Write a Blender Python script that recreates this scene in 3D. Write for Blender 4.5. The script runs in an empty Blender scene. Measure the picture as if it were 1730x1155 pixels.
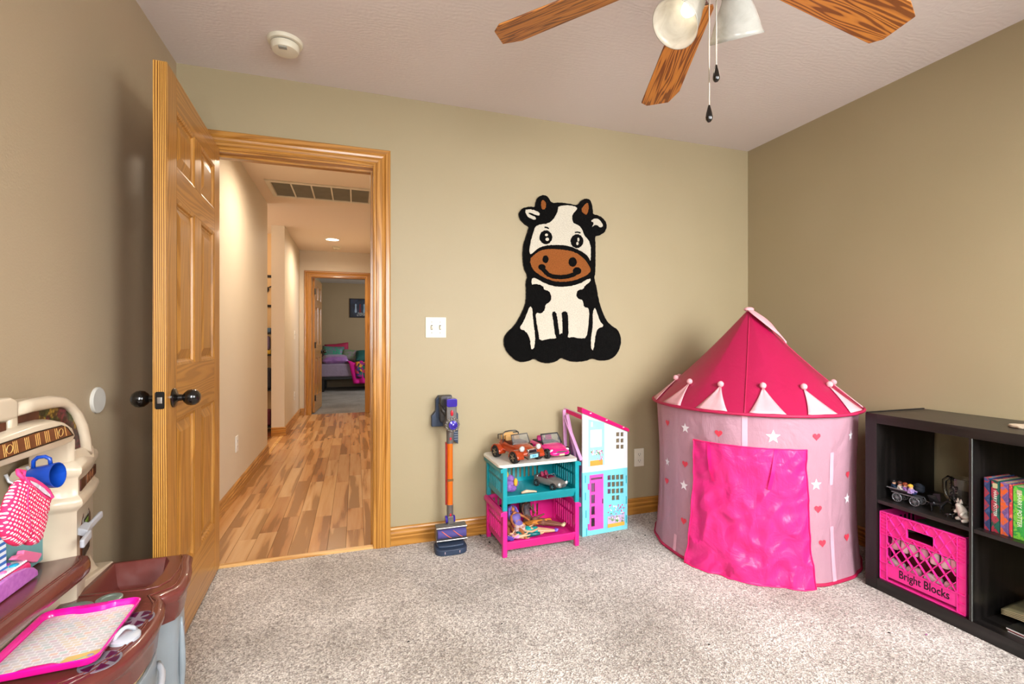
import bpy, bmesh, math, random
from mathutils import Vector, Matrix, Euler
random.seed(7)
PI = math.pi
scene = bpy.context.scene
COL = scene.collection

# ------------------------------------------------------------------ camera
YAW = math.radians(18.2); FPX = 804.0; CX0, CY0, CZ = 865.0, 573.0, 1.12
cam = bpy.data.cameras.new('camera'); camo = bpy.data.objects.new('camera', cam); COL.objects.link(camo)
camo.location = (0, 0, CZ); camo.rotation_euler = (PI/2, 0, -YAW)
cam.sensor_width = 36; cam.lens = FPX/1730*36; cam.shift_y = -(577.5-CY0)/1730; cam.clip_start = .02; cam.clip_end = 60
scene.camera = camo
# ------------------------------------------------------------------ light and exposure
scene.view_settings.view_transform = 'Standard'; scene.view_settings.look = 'None'
scene.view_settings.gamma = 1; scene.view_settings.use_curve_mapping = False
scene.view_settings.exposure = 0.0
w = bpy.data.worlds.new('world'); scene.world = w; w.use_nodes = True
bg = w.node_tree.nodes['Background']; bg.inputs[0].default_value = (.75, .87, 1, 1); bg.inputs[1].default_value = 1.2

def area(name, loc, direction, sx, sy, power, col, spread=PI):
    l = bpy.data.lights.new(name, 'AREA'); l.shape = 'RECTANGLE'; l.size = sx; l.size_y = sy
    l.energy = power; l.color = col; l.spread = spread
    o = bpy.data.objects.new(name, l); COL.objects.link(o); o.location = loc
    o.rotation_euler = Vector(direction).to_track_quat('-Z', 'Y').to_euler(); return o
def point(name, loc, power, col, r=.03):
    l = bpy.data.lights.new(name, 'POINT'); l.energy = power; l.color = col; l.shadow_soft_size = r
    o = bpy.data.objects.new(name, l); COL.objects.link(o); o.location = loc; return o
def spot(name, loc, power, col, ang, r=.05, blend=.6):
    l = bpy.data.lights.new(name, 'SPOT'); l.energy = power; l.color = col; l.shadow_soft_size = r
    l.spot_size = math.radians(ang); l.spot_blend = blend
    o = bpy.data.objects.new(name, l); COL.objects.link(o); o.location = loc; return o
# daylight through the two windows of the front wall (behind the camera) and the one in bedroom two
area('window_daylight', (1.75, -.50, 1.45), (-.05, 1, -.55), 1.5, 1.25, 96, (.97, .985, 1.0), math.radians(135))
area('window_daylight_left', (-.1, -.50, 1.45), (.0, 1, -.50), .75, 1.25, 50, (.97, .985, 1.0), math.radians(140))
area('bedroom_two_daylight', (2.0, 9.6, 1.5), (-1, .1, -.25), 1.3, 1.2, 60, (.90, .95, 1.0))
area('bay_area_light', (-3.4, 5.6, 1.5), (1, 0, -.1), 1.2, 1.2, 30, (1.0, .86, .68))  # warm area light inside the side bay; no window is built there
WARM = (1.0, .83, .64)
spot('hall_downlight_light_near', (-.33, 3.75, 2.425), 108, WARM, 172, .05, 1)
spot('hall_downlight_light_far', (-.29, 6.72, 2.425), 120, WARM, 172, .05, 1)
point('bay_point_light', (-1.6, 5.6, 2.3), 14, WARM, .06)  # warm point light high in the side bay; no fixture is built there

# ------------------------------------------------------------------ camera-ray measuring helpers
_c, _s = math.cos(YAW), math.sin(YAW)
def ray(x, y):
    u = (x-CX0)/FPX; v = (CY0-y)/FPX
    return Vector((u*_c+_s, -u*_s+_c, v))
O = Vector((0, 0, CZ))
def atX(x, y, X): r = ray(x, y); return O+r*(X/r.x)
def atY(x, y, Y): r = ray(x, y); return O+r*(Y/r.y)
def atZ(x, y, Z): r = ray(x, y); return O+r*((Z-CZ)/r.z)

# ------------------------------------------------------------------ materials
def lin(c):
    if isinstance(c, str): c = tuple(int(c[i:i+2], 16)/255 for i in (0, 2, 4))
    return tuple((x/12.92 if x <= .04045 else ((x+.055)/1.055)**2.4) for x in c[:3])+(1,)
MC = {}
def base_mat(name):
    m = bpy.data.materials.new(name); m.use_nodes = True
    return m, m.node_tree.nodes, m.node_tree.links, m.node_tree.nodes['Principled BSDF']
def coord(N, L, scale=(1, 1, 1), kind='Object', rnd=False):
    t = N.new('ShaderNodeTexCoord'); mp = N.new('ShaderNodeMapping'); mp.inputs['Scale'].default_value = scale
    L.new(t.outputs[kind], mp.inputs['Vector'])
    if rnd:
        oi = N.new('ShaderNodeObjectInfo'); mu = N.new('ShaderNodeVectorMath'); mu.operation = 'SCALE'
        cx = N.new('ShaderNodeCombineXYZ'); L.new(oi.outputs['Random'], cx.inputs[0]); L.new(oi.outputs['Random'], cx.inputs[1]); L.new(oi.outputs['Random'], cx.inputs[2])
        L.new(cx.outputs[0], mu.inputs[0]); mu.inputs['Scale'].default_value = 37.0
        L.new(mu.outputs[0], mp.inputs['Location'])
    return mp.outputs[0]
def noise(N, L, vec, scale, detail=3, rough=.5, dist=0):
    n = N.new('ShaderNodeTexNoise'); n.inputs['Scale'].default_value = scale; n.inputs['Detail'].default_value = detail
    n.inputs['Roughness'].default_value = rough; n.inputs['Distortion'].default_value = dist
    L.new(vec, n.inputs['Vector']); return n.outputs['Fac']
def ramp(N, L, fac, stops, interp='LINEAR'):
    r = N.new('ShaderNodeValToRGB'); r.color_ramp.interpolation = interp
    e = r.color_ramp.elements
    while len(e) < len(stops): e.new(.5)
    for i, (p, c) in enumerate(stops): e[i].position = p; e[i].color = lin(c)
    L.new(fac, r.inputs[0]); return r.outputs[0]
def bump(N, L, h, strength, dist, b, prev=None):
    n = N.new('ShaderNodeBump'); n.inputs['Strength'].default_value = strength; n.inputs['Distance'].default_value = dist
    L.new(h, n.inputs['Height'])
    if prev is not None: L.new(prev, n.inputs['Normal'])
    L.new(n.outputs[0], b.inputs['Normal']); return n.outputs[0]
def mat(name, c, rough=.5, metal=0, coat=0, spec=.5, nz=None, bp=None, trans=0, emit=None, es=0, alpha=1, sheen=0, sub=0, ior=1.45):
    """plain principled material; nz=(scale, second colour) mottles it, bp=(scale, strength, distance) roughens it"""
    if name in MC: return MC[name]
    m, N, L, b = base_mat(name)
    b.inputs['Base Color'].default_value = lin(c); b.inputs['Roughness'].default_value = rough; b.inputs['Metallic'].default_value = metal
    b.inputs['Coat Weight'].default_value = coat; b.inputs['Specular IOR Level'].default_value = spec; b.inputs['Transmission Weight'].default_value = trans
    b.inputs['Alpha'].default_value = alpha; b.inputs['Sheen Weight'].default_value = sheen; b.inputs['IOR'].default_value = ior
    b.inputs['Coat Roughness'].default_value = .08
    v = coord(N, L)
    if nz is None: nz = (9, None)
    if nz:
        c2 = nz[1]
        if c2 is None:
            q = [int(c[i:i+2], 16) for i in (0, 2, 4)]; c2 = '%02x%02x%02x' % tuple(int(max(0, k*.95-1)) for k in q)
        L.new(ramp(N, L, noise(N, L, v, nz[0]), [(.35, c), (.7, c2)]), b.inputs['Base Color'])
    if bp: bump(N, L, noise(N, L, v, bp[0], 3), bp[1], bp[2], b)
    if emit: b.inputs['Emission Color'].default_value = lin(emit); b.inputs['Emission Strength'].default_value = es
    MC[name] = m; return m
def wood(name, c1, c2, c3, axis='Z', scale=1.0, rough=.33, coat=.25, rnd=True, ring=34, per=None, lines=0):
    """stretched-grain wood running along an axis"""
    if name in MC: return MC[name]
    m, N, L, b = base_mat(name)
    k = {'X': (.07, 1, 1), 'Y': (1, .07, 1), 'Z': (1, 1, .07)}[axis]
    v = coord(N, L, tuple(q*scale for q in k), 'Object', rnd)
    n1 = noise(N, L, v, 9, 2, .45, .12)
    wv = N.new('ShaderNodeMath'); wv.operation = 'MULTIPLY'; L.new(n1, wv.inputs[0]); wv.inputs[1].default_value = ring
    if lines:   # straight rings across the board, bent by the noise
        tc = N.new('ShaderNodeTexCoord'); dp = N.new('ShaderNodeVectorMath'); dp.operation = 'DOT_PRODUCT'
        dp.inputs[1].default_value = {'X': (0, lines, lines), 'Y': (lines, 0, lines), 'Z': (lines, lines, 0)}[axis]; L.new(tc.outputs['Object'], dp.inputs[0])
        w2 = N.new('ShaderNodeMath'); w2.operation = 'ADD'; L.new(wv.outputs[0], w2.inputs[0]); L.new(dp.outputs['Value'], w2.inputs[1]); wv = w2
    sn = N.new('ShaderNodeMath'); sn.operation = 'SINE'; L.new(wv.outputs[0], sn.inputs[0])
    mr = N.new('ShaderNodeMapRange'); L.new(sn.outputs[0], mr.inputs[0]); mr.inputs[1].default_value = -1; mr.inputs[2].default_value = 1
    n2 = noise(N, L, v, 90, 2, .6)
    ad = N.new('ShaderNodeMath'); ad.operation = 'MULTIPLY_ADD'; L.new(n2, ad.inputs[0]); ad.inputs[1].default_value = .45; L.new(mr.outputs[0], ad.inputs[2])
    col = ramp(N, L, ad.outputs[0], [(.1, c1), (.75, c2), (1.0, c3)])
    if per:
        oi = N.new('ShaderNodeObjectInfo'); rc = ramp(N, L, oi.outputs['Random'], per)
        mx = N.new('ShaderNodeMixRGB'); mx.blend_type = 'MULTIPLY'; mx.inputs[0].default_value = 1
        L.new(col, mx.inputs[1]); L.new(rc, mx.inputs[2]); col = mx.outputs[0]
    L.new(col, b.inputs['Base Color'])
    b.inputs['Roughness'].default_value = rough; b.inputs['Coat Weight'].default_value = coat; b.inputs['Coat Roughness'].default_value = .15
    bump(N, L, n2, .12, .001, b)
    MC[name] = m; return m

def wall_mat(name, c, c2, strength=.5, spl=True, rough=.55):
    m, N, L, b = base_mat(name)
    v = coord(N, L)
    L.new(ramp(N, L, noise(N, L, v, 1.3, 2), [(.3, c), (.7, c2)]), b.inputs['Base Color'])
    b.inputs['Roughness'].default_value = rough
    p = bump(N, L, noise(N, L, v, 150, 2), .25*strength, .003, b)
    if spl:   # spatter texture: scattered raised drops
        vo = N.new('ShaderNodeTexVoronoi'); vo.inputs['Scale'].default_value = 34; L.new(v, vo.inputs['Vector'])
        r = N.new('ShaderNodeMapRange'); L.new(vo.outputs['Distance'], r.inputs[0]); r.inputs[1].default_value = .0; r.inputs[2].default_value = .16
        r.inputs[3].default_value = 1; r.inputs[4].default_value = 0
        g = N.new('ShaderNodeSeparateColor'); L.new(vo.outputs['Color'], g.inputs[0])
        gt = N.new('ShaderNodeMath'); gt.operation = 'GREATER_THAN'; L.new(g.outputs[0], gt.inputs[0]); gt.inputs[1].default_value = .72
        mu = N.new('ShaderNodeMath'); mu.operation = 'MULTIPLY'; L.new(r.outputs[0], mu.inputs[0]); L.new(gt.outputs[0], mu.inputs[1])
        bump(N, L, mu.outputs[0], 1.4*strength, .010, b, p)
    return m
M_WALL = wall_mat('khaki_wall_paint', 'a39474', '9e8f6e', .35, False)
M_WALLL = wall_mat('khaki_wall_spattered_lightened', 'b09e82', 'ab997c', .8)  # same khaki paint, its colour lightened to stand in for more light here
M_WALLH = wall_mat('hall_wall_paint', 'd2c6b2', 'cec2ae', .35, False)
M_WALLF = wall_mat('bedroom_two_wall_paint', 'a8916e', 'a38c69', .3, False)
def ceiling_mat(name, c):
    m, N, L, b = base_mat(name); v = coord(N, L)
    b.inputs['Base Color'].default_value = lin(c); b.inputs['Roughness'].default_value = .85
    d = noise(N, L, v, 3.2, 2, .5, 0)
    wv = N.new('ShaderNodeTexWave'); wv.wave_type = 'RINGS'; wv.inputs['Scale'].default_value = 24; wv.inputs['Distortion'].default_value = 12
    wv.inputs['Detail'].default_value = 2; wv.inputs['Detail Scale'].default_value = .5; L.new(v, wv.inputs['Vector'])
    mu = N.new('ShaderNodeMath'); mu.operation = 'MULTIPLY'; L.new(wv.outputs['Fac'], mu.inputs[0]); L.new(d, mu.inputs[1])
    p = bump(N, L, mu.outputs[0], .10, .005, b); bump(N, L, noise(N, L, v, 70, 3), .12, .004, b, p)
    return m
M_CEIL = ceiling_mat('brushed_ceiling_plaster', 'd9cfc8')
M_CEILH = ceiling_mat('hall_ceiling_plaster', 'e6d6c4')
def carpet_mat(name, cs, big=True):
    m, N, L, b = base_mat(name); v = coord(N, L)
    vo = N.new('ShaderNodeTexVoronoi'); vo.inputs['Scale'].default_value = 190; L.new(v, vo.inputs['Vector'])
    g = N.new('ShaderNodeSeparateColor'); L.new(vo.outputs['Color'], g.inputs[0])
    c1 = ramp(N, L, g.outputs[0], [(0, cs[0]), (.5, cs[1]), (1, cs[2])])
    n = ramp(N, L, noise(N, L, v, 2.3, 4, .6), [(.30, 'c8c4be'), (.62, 'ffffff')])
    mx = N.new('ShaderNodeMixRGB'); mx.blend_type = 'MULTIPLY'; mx.inputs[0].default_value = 1; L.new(c1, mx.inputs[1]); L.new(n, mx.inputs[2])
    n2 = ramp(N, L, noise(N, L, v, 60, 3, .7), [(.28, 'a8a099'), (.55, 'ffffff')])
    m2 = N.new('ShaderNodeMixRGB'); m2.blend_type = 'MULTIPLY'; m2.inputs[0].default_value = .8; L.new(mx.outputs[0], m2.inputs[1]); L.new(n2, m2.inputs[2])
    L.new(m2.outputs[0], b.inputs['Base Color']); b.inputs['Roughness'].default_value = 1; b.inputs['Specular IOR Level'].default_value = .1
    b.inputs['Sheen Weight'].default_value = .2
    p = bump(N, L, vo.outputs['Distance'], .6, .008, b); bump(N, L, noise(N, L, v, 28, 3, .6), .35, .012, b, p)
    return m
M_CARPET = carpet_mat('frieze_carpet', ('978c83', 'cbc1b6', 'efe7dd'))

PW = ('d9963f', 'cb8230', 'b0661f')
M_PZ = wood('pine_upright', 'b9833a', 'b07830', '9c6826', 'Z', 1.0, ring=75, lines=270)
M_PX = wood('pine_across', 'b9833a', 'b07830', '9c6826', 'Y', 1.0, ring=75, lines=270)
M_PXX = wood('pine_lengthwise', 'b9833a', 'b07830', '9c6826', 'X', 1.0, ring=75, lines=270)
M_PEDGE = wood('pine_edge_grain', 'c8974a', 'b47e34', '744818', 'Z', 1.0, ring=40, lines=1000)
M_OAK = wood('oak_fan_blade', 'b9762f', 'a5652c', '72401c', 'X', 2.6, rough=.4, coat=.1, ring=70)
M_PLANK = wood('laminate_plank', 'cfa878', 'bf9160', '9c7346', 'Y', 1.6, rough=.26, coat=.3, ring=12,
               per=[(0, 'dcc4ac'), (.35, 'ffffff'), (.7, 'efdcc6'), (1, 'fff8ea')])
M_THRESH = wood('threshold_strip', 'e0b577', 'd3a25e', 'b88443', 'X', 1.4)
M_BLACKWOOD = wood('black_brown_laminate', '1d1918', '171413', '100e0d', 'Z', 1.5, rough=.38, coat=.1, rnd=False)
M_IVORY = mat('ivory_plastic', 'e6dfc8', .35)
M_WHITE = mat('white_plastic', 'ecebe6', .35)
M_BLACKMETAL = mat('oil_black_metal', '14110f', .22, .2, coat=.6)
M_STEEL = mat('brushed_steel', 'b9b6b0', .3, 1)
M_DARK = mat('dark_plastic', '17171a', .4)

# ------------------------------------------------------------------ mesh helpers
class MB:
    def __init__(s): s.bm = bmesh.new(); s.mi = 0
    def _f(s, vs):
        try:
            f = s.bm.faces.new(vs); f.material_index = s.mi; return f
        except ValueError: return None
    def box(s, x0, y0, z0, x1, y1, z1, M=None):
        x0, x1 = min(x0, x1), max(x0, x1); y0, y1 = min(y0, y1), max(y0, y1); z0, z1 = min(z0, z1), max(z0, z1)
        P = [(x0, y0, z0), (x1, y0, z0), (x1, y1, z0), (x0, y1, z0), (x0, y0, z1), (x1, y0, z1), (x1, y1, z1), (x0, y1, z1)]
        v = [s.bm.verts.new((M @ Vector(p)) if M else p) for p in P]
        for f in ((0, 3, 2, 1), (4, 5, 6, 7), (0, 1, 5, 4), (1, 2, 6, 5), (2, 3, 7, 6), (3, 0, 4, 7)): s._f([v[i] for i in f])
        return s
    def bar(s, a, b, w, h, up=(0, 0, 1)):
        """rectangular bar from a to b"""
        a, b = Vector(a), Vector(b); d = b-a; L = d.length; z = d.normalized(); u = Vector(up)
        x = u.cross(z)
        if x.length < 1e-4: x = Vector((1, 0, 0)).cross(z)
        x.normalize(); y = z.cross(x)
        M = Matrix((x, y, z)).transposed().to_4x4(); M.translation = a
        return s.box(-w/2, -h/2, 0, w/2, h/2, L, M)
    def prism(s, poly, a, b, T=None):
        """poly of 2-D points extruded from a to b; T maps (u, v, w) to a point"""
        T = T or (lambda u, v, q: (u, v, q))
        lo = [s.bm.verts.new(T(u, v, a)) for u, v in poly]; hi = [s.bm.verts.new(T(u, v, b)) for u, v in poly]
        n = len(poly); s._f(lo[::-1]); s._f(hi)
        for i in range(n): s._f([lo[i], lo[(i+1) % n], hi[(i+1) % n], hi[i]])
        return s
    def sheet(s, poly): s._f([s.bm.verts.new(p) for p in poly]); return s
    def loft(s, rings, caps=True, closed=True):
        R = [[s.bm.verts.new(p) for p in r] for r in rings]; n = len(R[0])
        for a, b in zip(R[:-1], R[1:]):
            for i in range(n if closed else n-1): s._f([a[i], a[(i+1) % n], b[(i+1) % n], b[i]])
        if caps and closed: s._f(R[0][::-1]); s._f(R[-1])
        return s
    def cyl(s, a, b, r0, r1=None, n=16, caps=True):
        r1 = r0 if r1 is None else r1
        a, b = Vector(a), Vector(b); z = (b-a).normalized(); x = z.orthogonal().normalized(); y = z.cross(x)
        rg = [[p+(x*math.cos(t)+y*math.sin(t))*r for t in [2*PI*i/n for i in range(n)]] for p, r in ((a, r0), (b, r1))]
        return s.loft(rg, caps)
    def tube(s, pts, r, n=8, closed=False):
        pts = [Vector(p) for p in pts]; rings = []; prev = None
        for i, p in enumerate(pts):
            if closed: d = pts[(i+1) % len(pts)]-pts[i-1]
            else: d = pts[min(i+1, len(pts)-1)]-pts[max(i-1, 0)]
            d.normalize()
            x = d.orthogonal().normalized() if prev is None else (prev-d*prev.dot(d)).normalized()
            prev = x; y = d.cross(x); rr = r[i] if isinstance(r, (list, tuple)) else r
            rings.append([p+(x*math.cos(t)+y*math.sin(t))*rr for t in [2*PI*k/n for k in range(n)]])
        if closed: rings.append(rings[0]); return s.loft(rings, False)
        return s.loft(rings)
    def lathe(s, prof, n=24, M=None, caps=True):
        M = M or Matrix.Identity(4)
        rg = [[M @ Vector((r*math.cos(2*PI*i/n), r*math.sin(2*PI*i/n), z)) for i in range(n)] for r, z in prof]
        return s.loft(rg, caps)
    def ell(s, c, r, n=12, m=8, R=None):
        c = Vector(c); r = (r, r, r) if isinstance(r, (int, float)) else r; rings = []
        for j in range(m+1):
            t = PI*(j/m if 0 < j < m else (.02 if j == 0 else .98))
            rings.append([c+((R @ Vector((r[0]*math.sin(t)*math.cos(a), r[1]*math.sin(t)*math.sin(a), r[2]*math.cos(t)))) if R else
                          Vector((r[0]*math.sin(t)*math.cos(a), r[1]*math.sin(t)*math.sin(a), r[2]*math.cos(t)))) for a in [2*PI*i/n for i in range(n)]])
        return s.loft(rings)
    def grid(s, fn, nu, nv):
        V = [[s.bm.verts.new(fn(i/nu, j/nv)) for j in range(nv+1)] for i in range(nu+1)]
        for i in range(nu):
            for j in range(nv): s._f([V[i][j], V[i+1][j], V[i+1][j+1], V[i][j+1]])
        return s
    def build(s, name, m, parent=None, smooth=False, bevel=0, seg=2, world=False, sub=0, thick=0, ang=35):
        bm = s.bm
        bmesh.ops.recalc_face_normals(bm, faces=bm.faces)
        if bevel:
            es = [e for e in bm.edges if len(e.link_faces) == 2 and e.calc_face_angle(0) > math.radians(ang)]
            if es: bmesh.ops.bevel(bm, geom=es, offset=bevel, segments=seg, profile=.6, affect='EDGES', clamp_overlap=True)
        if world and parent is not None:
            bm.transform(parent.matrix_basis.inverted() if parent.parent is None else (parent.parent.matrix_basis @ parent.matrix_basis).inverted())
        me = bpy.data.meshes.new(name); bm.to_mesh(me); bm.free()
        for mm in (m if isinstance(m, (list, tuple)) else [m]): me.materials.append(mm)
        o = bpy.data.objects.new(name, me); COL.objects.link(o)
        if parent is not None: o.parent = parent
        if smooth or bevel:
            me.shade_smooth()
            if not smooth or smooth == 'auto':
                md = o.modifiers.new('n', 'WEIGHTED_NORMAL') if bevel and not smooth else None
                try: me.set_sharp_from_angle(angle=math.radians(ang+5 if smooth == 'auto' else 50))
                except Exception: pass
        if thick:
            q = o.modifiers.new('t', 'SOLIDIFY'); q.thickness = thick; q.offset = 0
        if sub:
            q = o.modifiers.new('s', 'SUBSURF'); q.levels = sub; q.render_levels = sub
        return o
def thing(name, label, cat, loc=(0, 0, 0), rotz=0, group=None, rot=None):
    o = bpy.data.objects.new(name, None); o.empty_display_size = .05; COL.objects.link(o)
    o.location = loc; o.rotation_euler = rot or (0, 0, rotz); o['label'] = label; o['category'] = cat
    if group: o['group'] = group
    return o
def tag(o, label, cat, group=None, kind=None):
    o['label'] = label; o['category'] = cat
    if group: o['group'] = group
    if kind: o['kind'] = kind
    return o
def struct(o, label=None):
    o['kind'] = 'structure'
    if label: o['label'] = label
    return o
def sroot(name, loc=(0, 0, 0), rotz=0, label=None):
    o = bpy.data.objects.new(name, None); o.empty_display_size = .05; COL.objects.link(o); o.location = loc; o.rotation_euler = (0, 0, rotz)
    return struct(o, label)
def text_part(name, body, size, m, parent, M, extrude=.0006, bold=0, align='CENTER', sx=1):
    cu = bpy.data.curves.new(name, 'FONT'); cu.body = body; cu.size = size; cu.extrude = extrude; cu.align_x = align; cu.align_y = 'CENTER'; cu.offset = bold; cu.resolution_u = 3
    t = bpy.data.objects.new('tmp', cu); COL.objects.link(t)
    dg = bpy.context.evaluated_depsgraph_get(); dg.update()
    me = bpy.data.meshes.new_from_object(t.evaluated_get(dg)); bpy.data.objects.remove(t)
    me.transform(Matrix.Diagonal((sx, 1, 1, 1))); me.materials.clear(); me.materials.append(m)
    o = bpy.data.objects.new(name, me); COL.objects.link(o); o.parent = parent; o.matrix_local = M; return o
def frame(x, y, z, loc):
    M = Matrix((Vector(x).normalized(), Vector(y).normalized(), Vector(z).normalized())).transposed().to_4x4(); M.translation = Vector(loc); return M
def smoothpoly(pts, it=1):
    for _ in range(it):
        q = []
        for i in range(len(pts)):
            a, b = pts[i], pts[(i+1) % len(pts)]
            q += [(a[0]*.75+b[0]*.25, a[1]*.75+b[1]*.25), (a[0]*.25+b[0]*.75, a[1]*.25+b[1]*.75)]
        pts = q
    return pts
def rrect(x0, y0, x1, y1, r, n=4):
    P = []
    for cx, cy, a in ((x1-r, y1-r, 0), (x0+r, y1-r, PI/2), (x0+r, y0+r, PI), (x1-r, y0+r, 1.5*PI)):
        for i in range(n+1): P.append((cx+r*math.cos(a+PI/2*i/n), cy+r*math.sin(a+PI/2*i/n)))
    return P

# ================================================================== SETTING
D = 2.66; XL, XR, YF, H = -.813, 2.62, -.56, 2.44
DX0, DX1, DH = -.70, .105, 2.055      # rough opening of door one
HX1 = .30; HY1 = 7.65
# floors
struct(MB().box(XL-.02, YF-.02, -.06, XR+.02, D+.02, 0).build('floor', M_CARPET), 'speckled beige frieze carpet of the bedroom')
fh = sroot('floor_hall', (0, 0, 0), label='honey laminate plank floor of the hallway')
MB().box(-2.6, D+.02, -.08, HX1+.1, HY1+.14, -.012).build('underlay', mat('underlay', '3a2a1c', .8), fh)
PWID = .0955; rng = random.Random(3)
def plank_row(x0, ya, yb):
    y = ya-rng.random()*.5
    while y < yb:
        L = rng.choice((.38, .52, .66, .8, .95)); a, b = max(y, ya), min(y+L, yb)
        if b-a > .02:
            MB().box(0, 0, -.012, PWID-.0012, b-a-.0014, 0).build('plank', M_PLANK, fh, bevel=.0006, seg=1).location = (x0, a, 0)
        y += L
x = XL
while x < HX1: plank_row(x, D+.045, HY1+.02); x += PWID
x = XL-PWID
while x > -2.2: plank_row(x, 5.13, 6.09); x -= PWID
struct(MB().prism([(-.02, 0), (-.016, .006), (.016, .006), (.02, 0)], 5.13, 6.09, lambda u, v, q: (XL+u, q, v)).build('trim_8', M_THRESH), 'pale transition strip on the plank floor at the hall bay')
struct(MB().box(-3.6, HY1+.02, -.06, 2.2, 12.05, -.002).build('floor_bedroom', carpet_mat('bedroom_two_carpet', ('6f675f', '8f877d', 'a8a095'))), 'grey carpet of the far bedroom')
struct(MB().prism([(0, -.01), (0, .006), (.012, .009), (.034, .009), (.046, .002), (.046, -.01)], DX0, DX1, lambda u, v, q: (q, D-.008+u, v)).build('trim_2', M_THRESH), 'pale wood threshold strip under the open doorway')
# ceilings
struct(MB().box(XL-.1, YF-.1, H, XR+.1, D+.06, H+.1).build('ceiling', M_CEIL), 'off-white swirl-brushed ceiling of the bedroom')
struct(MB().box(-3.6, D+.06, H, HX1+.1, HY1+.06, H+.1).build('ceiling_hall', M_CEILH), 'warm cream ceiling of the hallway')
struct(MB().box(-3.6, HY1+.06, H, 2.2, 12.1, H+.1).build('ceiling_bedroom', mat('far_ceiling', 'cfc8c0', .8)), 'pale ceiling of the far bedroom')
# walls
struct(MB().box(XL-.1, YF-.1, 0, XL, D, H).build('wall_left', M_WALLL), 'khaki spatter-textured wall on the left')
mb = MB(); T = .115
mb.box(XL-.1, D, 0, DX0, D+T, H); mb.box(DX1, D, 0, XR+.1, D+T, H); mb.box(DX0, D, DH, DX1, D+T, H)
struct(mb.build('wall_back', M_WALL), 'khaki wall with the doorway and the cow rug')
struct(MB().box(XR, YF-.1, 0, XR+.1, D, H).build('wall_right', M_WALL), 'khaki wall on the right behind the bookcase')
mb = MB(); ws = ((-.5, .3), (1.0, 2.5)); z0, z1 = .82, 2.08
mb.box(XL, YF-.1, 0, XR, YF, z0); mb.box(XL, YF-.1, z1, XR, YF, H)
for a, b in ((XL, ws[0][0]), (ws[0][1], ws[1][0]), (ws[1][1], XR)): mb.box(a, YF-.1, z0, b, YF, z1)
struct(mb.build('wall_front', M_WALL), 'khaki window wall behind the viewer')
for i, (a, b) in enumerate(ws):
    r = sroot('window_%d' % (i+1), (a, YF, z0), label='daylight window behind the viewer')
    W_, H_ = b-a, z1-z0
    mb = MB(); mb.box(0, -.09, 0, .04, -.04, H_); mb.box(W_-.04, -.09, 0, W_, -.04, H_); mb.box(.04, -.09, 0, W_-.04, -.04, .04); mb.box(.04, -.09, H_-.04, W_-.04, -.04, H_); mb.box(W_/2-.015, -.085, .04, W_/2+.015, -.045, H_-.04)
    mb.build('window_frame', M_WHITE, r)
    MB().box(.04, -.067, .04, W_-.04, -.063, H_-.04).build('pane', mat('window_glass', 'ffffff', .02, trans=1, nz=False), r)
# hall walls
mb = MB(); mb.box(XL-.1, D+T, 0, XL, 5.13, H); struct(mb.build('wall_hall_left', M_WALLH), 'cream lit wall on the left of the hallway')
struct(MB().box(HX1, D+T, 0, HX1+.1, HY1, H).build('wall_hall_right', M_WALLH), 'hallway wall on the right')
mb = MB(); mb.box(-.925, 6.09, 0, -.785, HY1, H); struct(mb.build('wall_hall_pier', M_WALLH), 'cream pier wall beyond the hall bay')
mb = MB(); E0, E1, EH = -.64, .155, 2.06
mb.box(-.785, HY1, 0, E0, HY1+.115, H); mb.box(E1, HY1, 0, HX1+.1, HY1+.115, H); mb.box(E0, HY1, EH, E1, HY1+.115, H)
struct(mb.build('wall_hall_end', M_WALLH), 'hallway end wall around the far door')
mb = MB(); mb.box(-3.5, 6.6, 0, -.925, 6.7, H); mb.box(-3.5, 4.6, 0, XL-.1, 4.7, H); mb.box(-3.6, 4.6, 0, -3.5, 6.7, H)
struct(mb.build('wall_bay', wall_mat('bay_wall_paint', 'd9b98a', 'd3b384', .3, False)), 'warm tan walls of the side bay')
struct(MB().box(-3.5, 4.7, -.07, -2.2, 6.6, -.004).box(-2.2, 4.7, -.07, XL, 5.13, -.004).box(-2.2, 6.09, -.07, -.925, 6.6, -.004).build('floor_bay', mat('bay_floor_wood', '7a3f25', .35, nz=(6, '5f2c18'))), 'reddish floor of the side bay')
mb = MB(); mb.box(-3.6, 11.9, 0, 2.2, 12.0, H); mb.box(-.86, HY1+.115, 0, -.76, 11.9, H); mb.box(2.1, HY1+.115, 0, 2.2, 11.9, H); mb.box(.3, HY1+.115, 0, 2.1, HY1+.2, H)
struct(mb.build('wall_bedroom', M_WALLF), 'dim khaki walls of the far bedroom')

# ---- casing profile swept round a doorway (w across, t out of the wall)
CAS = [(0, 0), (0, .010), (.006, .013), (.014, .012), (.018, .016), (.030, .0175), (.044, .014), (.054, .0165), (.060, .013), (.066, .020), (.084, .021), (.089, .017), (.089, 0)]
def casing(root, x0, x1, h, y, sgn, mv, mh, top=True):
    """three mitred lengths of moulding round an opening in the plane y; sgn -1 = proud towards -y"""
    w = CAS[-1][0]
    L = [[(x0-u, y+sgn*v, 0) for u, v in CAS], [(x0-u, y+sgn*v, h+u) for u, v in CAS]]
    R = [[(x1+u, y+sgn*v, 0) for u, v in CAS], [(x1+u, y+sgn*v, h+u) for u, v in CAS]]
    Tn = [[(x0-u, y+sgn*v, h+u) for u, v in CAS], [(x1+u, y+sgn*v, h+u) for u, v in CAS]]
    for nm, rg, mm in (('casing_leg', L, mv), ('casing_leg', R, mv), ('casing_head', Tn, mh)): MB().loft(rg).build(nm, mm, root)
t1 = sroot('trim_1', (0, 0, 0), label='honey pine door casing round the open doorway')
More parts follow.
